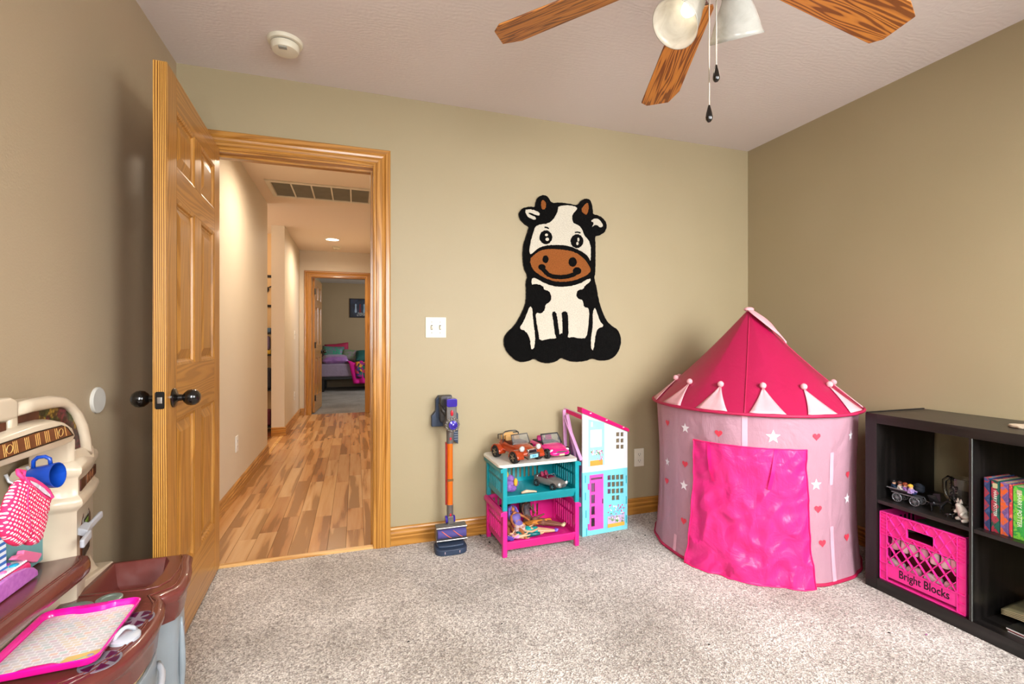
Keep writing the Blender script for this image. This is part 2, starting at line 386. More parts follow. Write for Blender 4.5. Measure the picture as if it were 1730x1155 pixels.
casing(t1, DX0+.01, DX1-.015, DH-.008, D, -1, M_PZ, M_PXX)
casing(t1, DX0+.01, DX1-.015, DH-.008, D+T, 1, M_PZ, M_PXX)
for a, b in ((DX0, DX0+.016), (DX1-.016, DX1)): MB().box(a, D-.001, 0, b, D+T+.001, DH).build('jamb', M_PZ, t1)
MB().box(DX0+.016, D-.001, DH-.016, DX1-.016, D+T+.001, DH).build('jamb', M_PXX, t1)
MB().box(DX1-.027, D+.045, 0, DX1-.016, D+.08, DH-.016).build('door_stop', M_PZ, t1)
MB().box(DX0+.016, D+.045, 0, DX0+.027, D+.08, DH-.016).build('door_stop', M_PZ, t1)
MB().box(DX0+.027, D+.045, DH-.027, DX1-.027, D+.08, DH-.016).build('door_stop', M_PXX, t1)
MB().box(DX1-.0175, D+.008, .885, DX1-.0155, D+.036, .955).build('strike_plate', M_BLACKMETAL, t1)
# casing of the far door
t2 = sroot('trim_3', (0, 0, 0), label='honey pine casing round the far bedroom door')
casing(t2, E0+.01, E1-.015, EH-.01, HY1, -1, M_PZ, M_PXX)
for a, b in ((E0, E0+.016), (E1-.016, E1)): MB().box(a, HY1, 0, b, HY1+.115, EH).build('jamb', M_PZ, t2)
MB().box(E0+.016, HY1, EH-.016, E1-.016, HY1+.115, EH).build('jamb', M_PXX, t2)
# ---- baseboards
BB = [(0, 0), (.015, 0), (.015, .045), (.011, .05), (.014, .058), (.015, .067), (.010, .075), (.010, .083), (.013, .088), (.010, .096), (.004, .100), (0, .100)]
def baseboard(name, a, b, nrm, label, m=None):
    """profile run from a to b (xy), nrm is the side it faces"""
    nx, ny = nrm
    rg = [[(p[0]+nx*u, p[1]+ny*u, v+.001) for u, v in BB] for p in (a, b)]
    return struct(MB().loft(rg).build(name, m or (M_PXX if abs(a[0]-b[0]) > abs(a[1]-b[1]) else M_PX)), label)
baseboard('baseboard_back', (DX1+.075, D), (XR-.016, D), (0, -1), 'pine baseboard along the back wall')
baseboard('baseboard_left', (XL, YF), (XL, D-.02), (1, 0), 'pine baseboard along the left wall')
baseboard('baseboard_right', (XR, YF), (XR, D), (-1, 0), 'pine baseboard along the right wall')
baseboard('baseboard_hall', (XL, D+T+.02), (XL, 5.13), (1, 0), 'pine baseboard along the hallway')
baseboard('baseboard_pier', (-.925, 6.09), (-.770, 6.09), (0, -1), 'short pine baseboard on the pier end')
baseboard('baseboard_pier_side', (-.785, 6.091), (-.785, HY1), (1, 0), 'pine baseboard along the pier side')
baseboard('baseboard_end', (-.77, HY1), (E0-.08, HY1), (0, -1), 'tiny pine baseboard beside the far door')

# ---- panelled door builder: local x from hinge (0) to free edge (W), y thickness, z up
def make_door(root, W, Hh, th, mz, mx, simple=False):
    st, ms = .105, .10; x1 = W/2-ms/2; x2 = W/2+ms/2
    rails = [(0, .245), (.825, 1.015), (1.605, 1.715), (1.92, Hh)]
    for a, b in ((0, st), (W-st, W)): MB().box(a, 0, 0, b, th, Hh).build('stile', mz, root, bevel=.0015, seg=1)
    for a, b in rails: MB().box(st, 0, a, W-st, th, b).build('rail', mx, root, bevel=.001, seg=1)
    for (r0, r1) in zip(rails[:-1], rails[1:]):
        za, zb = r0[1], r1[0]
        MB().box(x1, 0, za, x2, th, zb).build('stile', mz, root, bevel=.001, seg=1)
        for a, b in ((st, x1), (x2, W-st)):
            # raised panel with a sunk bevelled moulding on both faces
            mb = MB()
            sgn = 1 if th > 0 else -1
            for f, sg in ((0, sgn), (th, -sgn)):
                lv = [(0, .0), (.010, .004), (.014, .011), (.020, .013), (.052, .004), (.056, .003)]
                rg = [[(a+o_, f+sg*d, za+o_), (b-o_, f+sg*d, za+o_), (b-o_, f+sg*d, zb-o_), (a+o_, f+sg*d, zb-o_)] for o_, d in lv]
                mb.loft(rg, False); mb.sheet(rg[-1])
            o = mb.build('panel', mz, root)
def knob(root, M):
    """rose and egg knob; local z outward"""
    MB().lathe([(.0335, 0), (.0335, .004), (.030, .008), (.018, .011), (.012, .016), (.011, .028), (.014, .031)], 24, M).build('rose', M_BLACKMETAL, root, smooth='auto')
    return MB().lathe([(.010, .028), (.018, .033), (.0265, .043), (.029, .055), (.027, .066), (.020, .076), (.010, .081), (.001, .082)], 24, M).build('knob', M_BLACKMETAL, root, smooth=True)
dang = math.atan2(1.875-2.655, -.598+.630)
dw = math.hypot(1.875-2.655, -.598+.630)
d1 = sroot('door_1', (-.630, 2.650, .012), dang, label='open honey pine six-panel door with black egg knobs')
make_door(d1, dw, 2.035, -.040, M_PZ, M_PXX)
zk = .905
MB().box(dw, -.0398, .001, dw+.0009, -.0002, 2.034).build('edge_strip', M_PEDGE, d1)
knob(d1, frame((1, 0, 0), (0, 0, -1), (0, 1, 0), (dw-.066, 0, zk)))
knob(d1, frame((1, 0, 0), (0, 0, 1), (0, -1, 0), (dw-.066, -.040, zk)))
MB().prism(rrect(-.0135, -.029, .0135, .029, .006), 0, .0015, lambda u, v, q: (dw+.001+q, -.020+u, zk+v)).build('latch_plate', mat('black_latch', '1d1a18', .35, .6), d1)
MB().box(dw, -.0275, zk-.011, dw+.006, -.0125, zk+.011).build('latch_bolt', M_STEEL, d1, bevel=.002)
for s_ in (-1, 1): MB().cyl((dw+.0014, -.020, zk+s_*.021), (dw+.0024, -.020, zk+s_*.021), .003, n=8).build('screw', M_STEEL, d1)
for z in (.22, 1.02, 1.83):
    MB().cyl((-.004, -.042, z-.045), (-.004, -.042, z+.045), .0055, n=10).build('hinge', M_BLACKMETAL, d1)
# far door, opened into the far bedroom
d2 = sroot('door_2', (E0+.02, HY1+.115, .012), math.radians(86), label='far honey pine door opened into the bedroom')
make_door(d2, .75, 2.03, -.035, M_PZ, M_PXX)
knob(d2, frame((1, 0, 0), (0, 0, 1), (0, -1, 0), (.68, -.035, .905)))
for z in (.22, 1.02, 1.83): MB().box(-.012, -.052, z-.045, .006, -.034, z+.045).build('hinge', M_BLACKMETAL, d2)

# ================================================================== WALL AND CEILING FITTINGS
def smoke_detector(name, label, loc, r, m):
    t = thing(name, label, 'smoke detector', loc)
    MB().lathe([(r, 0), (r, -.008*r/.07), (r*.94, -.014*r/.07), (r*.80, -.015*r/.07)], 32).build('base', m, t, smooth='auto')
    MB().lathe([(r*.76, -.013*r/.07), (r*.76, -.018*r/.07)], 32).build('vent_gap', M_DARK, t)
    MB().lathe([(r*.80, -.018*r/.07), (r*.80, -.036*r/.07), (r*.72, -.044*r/.07), (r*.45, -.047*r/.07), (.001, -.047*r/.07)], 32).build('cover', m, t, smooth='auto')
    MB().box(-r*.3, -r*.62, -.050*r/.07, r*.15, -r*.38, -.045*r/.07).build('label_plate', mat('grey_print', '9b9a90', .5), t)
    return t
smoke_detector('smoke_detector', 'round ivory smoke detector on the bedroom ceiling', (-.296, 2.318, H), .073, M_IVORY)
smoke_detector('smoke_detector', 'tiny round smoke detector on the hall ceiling behind the lit downlight', (-.256, 7.22, H), .06, M_IVORY)
# recessed downlights
def downlight(loc, label):
    t = thing('ceiling_downlight', label, 'ceiling light', loc)
    MB().lathe([(.095, 0), (.095, -.004), (.082, -.006), (.078, -.002)], 28, caps=False).build('trim_ring', M_WHITE, t, smooth='auto')
    MB().lathe([(.079, -.0015), (.001, -.003)], 28).build('lens', mat('downlight_lens', 'ffffff', .5, emit='fff2dd', es=9, nz=False), t)
downlight((-.29, 6.72, H), 'round recessed downlight glowing on the hall ceiling')
# return air grille
t = thing('return_air_grille', 'long white return air grille with five screened bays in the hall ceiling', 'vent', (-.715, 4.36, H))
gw, gd = .87, .47
M_GR = mat('grille_white', 'e3dccb', .45)
mb = MB(); mb.box(0, 0, -.012, gw, .035, 0); mb.box(0, gd-.035, -.012, gw, gd, 0); mb.box(0, .035, -.012, .035, gd-.035, 0); mb.box(gw-.035, .035, -.012, gw, gd-.035, 0)
mb.build('frame', M_GR, t, bevel=.003)
for i in range(1, 5): MB().box(.035+(gw-.07)*i/5-.006, .035, -.011, .035+(gw-.07)*i/5+.006, gd-.035, 0).build('divider', M_GR, t)
for i in range(5):
    a = .035+(gw-.07)*i/5+.006; b = .035+(gw-.07)*(i+1)/5-.006
    mb = MB(); mb.box(a, .036, -.0012, b, gd-.036, -.0004)
    for k in range(26): mb.box(a, .04+k*.0152, -.007, b, .0445+k*.0152, -.0012)
    mb.build('louvre_bay', mat('grille_louvres', '8f8877', .6), t)
# switches and outlets (local: x right, z up, -y towards the viewer)
def plate(name, label, cat, loc, rotz, w, h, toggles=(), sockets=(), m=M_IVORY):
    t = thing(name, label, cat, loc, rotz)
    MB().box(-w/2, -.006, -h/2, w/2, 0, h/2).build('cover_plate', m, t, bevel=.003)
    for x in toggles:
        MB().box(x-.0055, -.0072, -.013, x+.0055, -.0055, .013).build('slot', mat('switch_slot', '5b5240', .6), t)
        MB().prism([(-.012, .0), (.002, -.011), (.008, -.011), (.004, .0)], x-.0042, x+.0042, lambda u, v, q: (q, -.006+v, u)).build('toggle', m, t, bevel=.001)
        for z in (-.030, .030): MB().cyl((x, -.0075, z), (x, -.005, z), .003, n=10).build('screw', mat('screw_head', '8a8473', .4, .6), t)
    for z in sockets:
        MB().prism(rrect(-.016, -.013, .016, .013, .010), -.0075, -.005, lambda u, v, q: (u, q, v+z)).build('socket', m, t)
        mb = MB(); mb.box(-.008, -.0082, z-.003, -.006, -.007, z+.007); mb.box(.006, -.0082, z-.003, .008, -.007, z+.007); mb.cyl((0, -.0082, z-.008), (0, -.007, z-.008), .0025, n=8)
        mb.build('slots', M_DARK, t)
    return t
plate('light_switch', 'ivory double toggle light switch beside the open doorway', 'light switch', (.426, D, 1.186), 0, .115, .115, toggles=(-.0235, .0235))
plate('wall_outlet', 'ivory outlet low on the back wall between dollhouse and tent', 'outlet', (1.735, D, .36), 0, .07, .115, sockets=(-.020, .020))
plate('wall_outlet', 'white outlet low on the left wall of the hallway', 'outlet', (XL, 3.865, .37), PI/2, .07, .115, sockets=(-.020, .020), m=M_WHITE)
plate('light_switch', 'white light switch on the pier wall beside the far door', 'light switch', (-.785, 7.02, 1.18), PI/2, .07, .115, toggles=(0,), m=M_WHITE)
plate('wall_outlet', 'white outlet low on the pier wall', 'outlet', (-.785, 7.0, .36), PI/2, .07, .115, sockets=(-.020, .020), m=M_WHITE)
t = thing('door_bumper', 'round off-white door bumper disc on the left wall', 'door bumper', (XL, 1.922, .919), 0)
MB().lathe([(.001, 0), (.043, 0), (.043, .006), (.040, .009), (.001, .009)], 32, frame((0, 1, 0), (0, 0, 1), (1, 0, 0), (0, 0, 0))).build('disc', mat('bumper_grey_white', 'cfccc2', .5), t, smooth='auto')

# ================================================================== CEILING FAN
fan = thing('ceiling_fan', 'oak-bladed ceiling fan with frosted glass light shades and pull chains', 'ceiling fan', (.941, 1.047, H))
M_PEW = mat('antique_pewter', '8d8378', .3, .9)
MB().lathe([(.075, 0), (.075, -.02), (.055, -.045), (.03, -.055)], 28).build('canopy', M_PEW, fan, smooth='auto')
MB().cyl((0, 0, -.05), (0, 0, -.13), .014, n=14).build('downrod', M_PEW, fan, smooth='auto')
MB().lathe([(.03, -.12), (.10, -.13), (.125, -.16), (.128, -.20), (.115, -.235), (.07, -.25), (.02, -.252)], 32).build('motor_housing', M_PEW, fan, smooth='auto')
MB().lathe([(.062, -.25), (.066, -.27), (.066, -.305), (.05, -.33), (.03, -.345), (.001, -.348)], 28).build('light_kit_hub', M_PEW, fan, smooth='auto')
hubz = -(H-2.183); DROOP = math.atan(.161)
for k in range(5):
    a = math.radians(141.6-72*k)
    o = MB().prism([(.195, -.052), (.21, -.060), (.60, -.073), (.66, -.045), (.655, .045), (.63, .073), (.21, .060), (.195, .052)], -.0028, .0028).build('blade', M_OAK, fan, bevel=.0015, seg=1)
    o.matrix_local = Matrix.Translation((0, 0, hubz)) @ Matrix.Rotation(a, 4, 'Z') @ Matrix.Rotation(DROOP, 4, 'Y') @ Matrix.Rotation(math.radians(-11), 4, 'X')
    mb = MB(); mb.prism([(.10, -.012), (.17, -.018), (.20, -.045), (.27, -.035), (.29, 0), (.27, .035), (.20, .045), (.17, .018), (.10, .012)], .003, .006)
    q = mb.build('blade_iron', M_PEW, o)
def glass_shade():
    m, N, L, b = base_mat('alabaster_glass'); v = coord(N, L)
    n = noise(N, L, v, 14, 4, .6, 1.6)
    L.new(ramp(N, L, n, [(.35, 'c6c3ba'), (.6, 'b2b0a6'), (.75, 'a5a394')]), b.inputs['Base Color']); b.inputs['Roughness'].default_value = .18
    tr = N.new('ShaderNodeBsdfTranslucent'); tr.inputs[0].default_value = (.55, .53, .47, 1)
    mx = N.new('ShaderNodeMixShader'); mx.inputs[0].default_value = .25
    tp = N.new('ShaderNodeBsdfTransparent'); m2 = N.new('ShaderNodeMixShader'); m2.inputs[0].default_value = .22
    L.new(b.outputs[0], mx.inputs[1]); L.new(tr.outputs[0], mx.inputs[2]); L.new(mx.outputs[0], m2.inputs[1]); L.new(tp.outputs[0], m2.inputs[2])
    L.new(m2.outputs[0], N['Material Output'].inputs[0]); return m
M_SHADE = glass_shade()
M_BULB = mat('lit_bulb', 'ffffff', .5, emit='fff0d8', es=5, nz=False)
SH = [(.024, 0), (.030, .012), (.034, .03), (.045, .055), (.056, .085), (.062, .105), (.069, .118)]
FR, FF = Vector((_c, -_s, 0)), Vector((_s, _c, 0)); LKC = Vector((.925, 1.045, 2.10))-Vector(fan.location)
for lit, rim_c, dd in ((1, (.828, 1.096, 1.979), (-.62, -.75, -.23)), (0, (.964, 1.020, 1.920), (.217, -.87, .446)), (0, (1.000, 1.014, 2.040), (.62, -.74, .22))):
    d = (FR*dd[0]+FF*dd[2]+Vector((0, 0, dd[1]))).normalized(); rc_ = Vector(rim_c)-Vector(fan.location); base = rc_-d*.136
    MB().tube([LKC, LKC.lerp(base, .5)+Vector((0, 0, .012)), base], .008, 8).build('lamp_arm', M_PEW, fan, smooth=True)
    MB().cyl(base-d*.008, base+d*.022, .021, .024, 18).build('socket_cup', M_PEW, fan, smooth='auto')
    x = d.orthogonal().normalized(); M = frame(x, d.cross(x), d, base+d*.018)
    s_ = MB().lathe(SH+[(r-.003, z) for r, z in SH[::-1]], 36, M).build('lamp_shade', M_SHADE, fan, smooth=True)
    M2 = frame(x, d.cross(x), d, base+d*.020)
    MB().lathe([(.010, 0), (.012, .015), (.019, .030), (.021, .043), (.017, .056), (.006, .063), (.001, .064)], 18, M2).build('bulb', M_BULB if lit else mat('dim_bulb', 'ffffff', .3, emit='ffe9c8', es=.25, nz=False), s_, smooth=True)
    point('fan_bulb_light', Vector(fan.location)+rc_+d*.05, .45 if lit else .12, (1.0, .84, .66), .03)
for (px, py, pz) in ((1198, 178, 1.73), (1210, 110, 1.83)):
    # hang each chain where its pull is seen
    d = ray(px, py); p = O+d*((pz-CZ)/d.z); lx, ly = p.x-fan.location.x, p.y-fan.location.y
    k = min(1, .075/max(.01, math.hypot(lx, ly)))
    p = Vector((fan.location.x+lx*k, fan.location.y+ly*k, 0)); r_ = ray(px, py)
    dep = (p.x*_s+p.y*_c); z_ = CZ+(CY0-py)/FPX*dep
    zl = z_-H; mb = MB(); q = 0; z = -.30
    mb.cyl((lx*k, ly*k, -.29), (lx*k, ly*k, zl), .0007, n=5)
    while z > zl: mb.ell((lx*k, ly*k, z), .0017, 6, 4); z -= .0042
    c_ = mb.build('pull_chain', mat('chain_steel', 'c9c0ad', .25, 1), fan)
    MB().lathe([(.001, .002), (.0025, 0), (.0045, -.008), (.0075, -.020), (.0088, -.030), (.0078, -.038), (.004, -.043), (.001, -.044)], 16, Matrix.Translation((lx*k, ly*k, zl))).build('pull', M_BLACKMETAL, c_, smooth=True)

# ================================================================== COW RUG
cow = thing('cow_rug', 'tufted sitting cow-shaped rug hung on the khaki back wall', 'rug', (1.21, D, 1.47))
YC = D
def cowpt(p):
    q = atY(840+p[0]/3.85, 320+p[1]/3.85, D); return (q.x-1.21, q.z-1.47)
def pile(name, c, c2):
    m, N, L, b = base_mat(name); v = coord(N, L)
    n = noise(N, L, v, 220, 3, .7); n0 = noise(N, L, v, 40, 2)
    L.new(ramp(N, L, n, [(.3, c2), (.65, c)]), b.inputs['Base Color']); b.inputs['Roughness'].default_value = 1; b.inputs['Specular IOR Level'].default_value = .05
    b.inputs['Sheen Weight'].default_value = .08
    p = bump(N, L, n, .8, .004, b); bump(N, L, n0, .4, .008, b, p); return m
M_CB, M_CW, M_CO = pile('black_pile', '0d0c0b', '040404'), pile('cream_pile', 'd9d1bf', 'aaa18f'), pile('rust_pile', '9a5a2c', '6b3c1a')
rc = random.Random(11)
def rugpiece(name, pts, m, y0, y1, parent=None, jit=.0014, sm=1):
    P_ = smoothpoly([cowpt(p) for p in pts], sm)
    # fuzzy outline
    Q = []
    for i in range(len(P_)):
        a, b = Vector(P_[i]), Vector(P_[(i+1) % len(P_)]); n = max(1, int((b-a).length/.006))
        for k in range(n):
            q = a.lerp(b, k/n); Q.append((q.x+rc.uniform(-jit, jit), q.y+rc.uniform(-jit, jit)))
    return MB().prism(Q, y0, y1, lambda u, v, q: (u, -q, v)).build(name, m, parent or cow)
def stroke(pts, wd):
    L_, R_ = [], []
    for i, p in enumerate(pts):
        a = Vector(pts[max(0, i-1)]); b = Vector(pts[min(len(pts)-1, i+1)]); d = (b-a).normalized(); n = Vector((-d.y, d.x))*wd/2
        L_.append(tuple(Vector(p)+n)); R_.append(tuple(Vector(p)-n))
    return L_+R_[::-1]
def disc(cx, cy, rx, ry, n=14): return [(cx+rx*math.cos(2*PI*i/n), cy+ry*math.sin(2*PI*i/n)) for i in range(n)]
rugpiece('body', [(245,95),(255,60),(285,40),(315,42),(335,70),(345,92),(400,88),(460,95),(515,110),(545,70),(575,62),(600,75),(612,110),(615,150),(618,165),(660,175),(695,205),(707,245),(690,285),(655,303),(628,303),(632,360),(632,480),(630,550),(622,580),(640,640),(650,710),(670,780),(700,850),(735,885),(775,910),(798,960),(795,1020),(765,1080),(715,1110),(660,1112),(610,1095),(570,1115),(500,1120),(450,1110),(410,1090),(375,1120),(320,1130),(270,1118),(235,1095),(190,1120),(130,1118),(80,1080),(45,1030),(38,975),(60,930),(110,885),(150,820),(180,750),(187,690),(183,600),(195,565),(170,510),(162,440),(165,370),(180,320),(200,260),(205,245),(170,225),(142,190),(137,155),(160,125),(200,115),(245,118)], M_CB, .0005, .016)
Yw, Yb = .0185, .0205
fc = rugpiece('face', [(390,110),(470,108),(510,120),(512,135),(480,165),(480,205),(490,225),(520,235),(545,265),(555,300),(600,350),(600,475),(585,440),(550,410),(500,385),(450,368),(380,362),(300,368),(260,385),(225,415),(205,425),(203,380),(215,330),(235,260),(250,235),(330,225),(365,190),(388,145)], M_CW, .014, Yw)
rugpiece('horn', [(290,68),(312,95),(307,130),(285,137),(275,95)], M_CO, .014, Yw); rugpiece('horn', [(580,88),(588,120),(580,160),(568,172),(533,140),(563,100)], M_CO, .014, Yw)
rugpiece('ear', [(172,138),(200,133),(240,140),(268,155),(268,177),(240,168),(205,152),(193,160),(218,172),(247,188),(240,202),(215,197),(188,177)], M_CW, .014, Yw)
rugpiece('ear', [(597,210),(625,192),(650,195),(667,215),(682,240),(662,252),(640,232),(618,240),(608,252),(622,218)], M_CW, .014, Yw)
for cx, cy, hl in ((308,315,((312,300,10,9),(317,328,12,11))), (510,340,((518,330,7,13),(512,355,8,11)))):
    e = rugpiece('eye', disc(cx, cy, 42, 45), M_CB, .017, Yb, fc, sm=0)
    for h_ in hl: rugpiece('eye_highlight', disc(*h_, 8), M_CW, .019, .0215, fc, .0005, 0)
rugpiece('brow', stroke([(300,249),(315,252),(328,259)], 9), M_CB, .017, Yb, fc, .0006, 0); rugpiece('brow', stroke([(496,284),(514,281),(532,287)], 9), M_CB, .017, Yb, fc, .0006, 0)
mz = rugpiece('muzzle', [(203,460),(240,420),(290,393),(360,390),(440,396),(500,412),(550,445),(585,490),(603,535),(570,562),(500,592),(420,605),(340,594),(260,555),(222,520)], M_CO, .014, Yw)
rugpiece('nostril', disc(307,457,20,25), M_CB, .017, Yb, mz, .001, 0); rugpiece('nostril', disc(482,475,27,31), M_CB, .017, Yb, mz, .001, 0)
rugpiece('mouth', stroke([(282,506),(300,535),(335,565),(390,573),(440,570),(490,556),(520,532)], 27), M_CB, .017, Yb, mz)
rugpiece('mouth', disc(283,508,24,20), M_CB, .017, Yb+.0003, mz, .001, 0); rugpiece('mouth', disc(510,532,28,24), M_CB, .017, Yb+.0003, mz, .001, 0)
rugpiece('belly', [(222,568),(280,600),(345,630),(430,637),(520,620),(595,576),(600,600),(562,625),(552,650),(515,655),(503,690),(520,715),(548,720),(555,768),(592,772),(585,880),(572,967),(530,968),(480,958),(455,965),(430,935),(400,935),(380,967),(330,970),(268,985),(262,930),(248,860),(243,800),(280,808),(305,780),(305,750),(342,730),(344,690),(330,660),(298,655),(290,625),(240,615),(214,622)], M_CW, .014, Yw)
rugpiece('leg', [(208,755),(222,775),(225,840),(240,950),(237,1020),(222,1042),(212,1030),(208,970),(180,920),(135,905),(165,860),(190,800)], M_CW, .014, Yw)
rugpiece('leg', [(625,763),(640,800),(660,860),(688,890),(650,900),(632,930),(618,1048),(600,1030),(602,960),(615,880),(612,800)], M_CW, .014, Yw)
rugpiece('leg_line', stroke([(360,795),(372,860),(385,965)], 28), M_CB, .017, Yb); rugpiece('leg_line', stroke([(425,795),(434,830),(436,970)], 38), M_CB, .017, Yb)

# ================================================================== VACUUM ON ITS WALL DOCK
vx = .487
vac = thing('cordless_vacuum', 'grey and purple cordless stick vacuum with orange tube on a wall dock', 'vacuum cleaner', (vx, D-.10, 0))
M_VG, M_VP, M_VN = mat('vacuum_grey', '6a6460', .35, .3), mat('vacuum_purple', '3a2a9c', .2, .2, coat=.5), mat('vacuum_navy', '2f3c52', .4)
M_VO = mat('vacuum_orange', 'e06a12', .22, .1, coat=.6); M_VR = mat('vacuum_red', 'c4142a', .3)
def VZ(py, dy=-.10): return atY(757, py, D+dy).z
def VXp(px, dy=-.10): return atY(px, 760, D+dy).x-vx
zt, zb = VZ(747), VZ(853)
MB().cyl((0, 0, zb), (0, 0, zt), .0155, n=18).build('tube', M_VO, vac, smooth='auto')
MB().box(-.0225, .004, zb, -.013, .020, zt).build('tube_channel', mat('dark_red', 'a3201a', .4), vac)
MB().box(-.016, -.0165, VZ(812), .016, -.012, VZ(808)).build('tube_label', mat('olive', '6b4a18', .5), vac)
MB().cyl((0, 0, zt-.005), (0, 0, VZ(727)), .0185, .020, 16).build('upper_collar', M_VG, vac, smooth='auto')
MB().ell((0, -.019, VZ(740)), (.006, .004, .008), 10, 6).build('release_button', M_VR, vac, smooth=True)
zc = VZ(718, -.16)
MB().cyl((.004, .02, zc), (.004, -.055, zc), .040, .038, 28).build('cyclone_ring', M_VG, vac, smooth='auto')
for i in range(14):
    a = 2*PI*i/14; MB().ell((.004+.034*math.cos(a), -.05, zc+.034*math.sin(a)), (.006, .014, .006), 8, 6).build('cyclone_cone', mat('cyclone_silver', 'a8a39e', .25, .8), vac, smooth=True)
MB().cyl((.004, -.05, zc), (.004, -.066, zc), .0265, .024, 28).build('filter_rim', M_STEEL, vac, smooth='auto')
MB().lathe([(.024, 0), (.023, .006), (.012, .010), (.010, .006), (.006, .006), (.001, .009)], 28, frame((1, 0, 0), (0, 0, -1), (0, -1, 0), (.004, -.066, zc))).build('filter_cap', M_VP, vac, smooth='auto')
zh = VZ(675, -.14)
MB().prism(rrect(-.026, zc+.02, .028, zh, .010), -.045, .03, lambda u, v, q: (u, q, v)).build('motor_body', M_VG, vac, bevel=.004)
MB().prism(rrect(-.028, VZ(687, -.14), .029, VZ(673, -.14), .010), -.058, .01, lambda u, v, q: (u, q, v)).build('motor_cap', M_VP, vac, bevel=.004)
MB().ell((.002, -.047, VZ(698, -.15)), (.008, .005, .016), 12, 8).build('trigger', M_VR, vac, smooth=True)
MB().prism(rrect(-.052, VZ(712, -.07), .014, VZ(667, -.07), .014), .005, .06, lambda u, v, q: (u, q, v)).build('battery_handle', mat('vacuum_dark_handle', '3a3634', .35, .3), vac, bevel=.006)
MB().tube([(-.02, -.02, VZ(700)), (-.045, -.01, VZ(690)), (-.052, .02, VZ(683))], .009, 8).build('handle_grip', mat('vacuum_dark_handle', '3a3634'), vac, smooth=True)
mb = MB(); mb.cyl((0, 0, VZ(880)), (0, 0, zb+.004), .018, n=16); mb.build('lower_collar', M_VG, vac, smooth='auto')
MB().ell((0, -.018, VZ(868)), (.006, .004, .008), 10, 6).build('release_button', M_VR, vac, smooth=True)
zj = VZ(880, -.13)
for s_ in (-1, 1): MB().cyl((s_*.012, 0, zj), (s_*.026, 0, zj), .022, .018, 20).build('joint_disc', M_VP, vac, smooth='auto')
MB().prism([(-.016, zj+.02), (.016, zj+.02), (.020, zj-.05), (-.014, zj-.05)], -.022, .012, lambda u, v, q: (u, q, v)).build('neck', M_VG, vac, bevel=.004)
hw = .082; hz = .052
# the head stands nose-down on the floor cradle with its roller towards the viewer
MB().prism([(-.040, .048), (-.048, .058), (-.048, .116), (-.030, .126), (.0, .126), (.012, .105), (.012, .058), (-.002, .048)], -hw, hw, lambda u, v, q: (q, u, v)).build('head_shell', mat('vacuum_shell', '77746f', .25, .5), vac, bevel=.004)
MB().cyl((-hw+.006, -.046, .087), (hw-.006, -.046, .087), .024, n=28).build('roller', mat('roller_purple', '4a4380', .8), vac, smooth='auto')
for o_ in (-.055, .005): MB().tube([(o_+i*.0085, -.046-.0245*math.cos(t), .087+.0245*math.sin(t)) for i, t in enumerate([-.9+.3*k for k in range(7)][::-1])], .0022, 6).build('roller_stripe', mat('roller_orange', 'e06a4a', .7), vac, smooth=True)
MB().cyl((-hw, -.060, .056), (hw, -.060, .056), .006, n=10).build('nose_bar', M_STEEL, vac, smooth='auto')
MB().cyl((-hw, -.050, .118), (hw, -.050, .118), .006, n=10).build('nose_bar', M_STEEL, vac, smooth='auto')
t = thing('wall_dock', 'navy wall dock bracket behind the stick vacuum', 'vacuum dock', (vx, D, 0))
def WX(px): return atY(px, 700, D-.05).x-vx
MB().prism([(WX(730), VZ(720, -.05)), (WX(730), VZ(702, -.05)), (WX(737), VZ(694, -.05)), (WX(737), VZ(675, -.05)), (WX(742), VZ(668, -.05)), (WX(764), VZ(668, -.05)), (WX(770), VZ(695, -.05)), (WX(775), VZ(700, -.05)), (WX(775), VZ(752, -.05)), (WX(766), VZ(745, -.05)), (WX(765), VZ(720, -.05))], -.038, 0, lambda u, v, q: (u, q, v)).build('bracket', M_VN, t, bevel=.003)
mb = MB(); [mb.box(WX(768), -.0405, VZ(731+k*4, -.05)-.003, WX(774), -.038, VZ(731+k*4, -.05)) for k in range(4)]; mb.build('tool_clip', mat('dock_grey', '8a8f98', .4), t)
t = thing('floor_cradle', 'navy floor cradle on the carpet under the vacuum head', 'vacuum dock', (.478, 2.46, 0))
MB().prism(smoothpoly([(-.080, .115), (.080, .115), (.086, .03), (.080, .0), (.05, -.022), (-.05, -.022), (-.080, 0), (-.086, .03)], 2), .0005, .030, lambda u, v, q: (u, v, q)).build('base', M_VN, t, bevel=.004)
MB().prism(smoothpoly([(-.070, .11), (.070, .11), (.074, .03), (.06, .004), (-.06, .004), (-.074, .03)], 2), .030, .042).build('raised_lip', M_VN, t, bevel=.004)
MB().box(-.040, -.0200, .010, .040, -.012, .022).build('label_strip', mat('pink_grey_label', 'c9a9a9', .5), t)

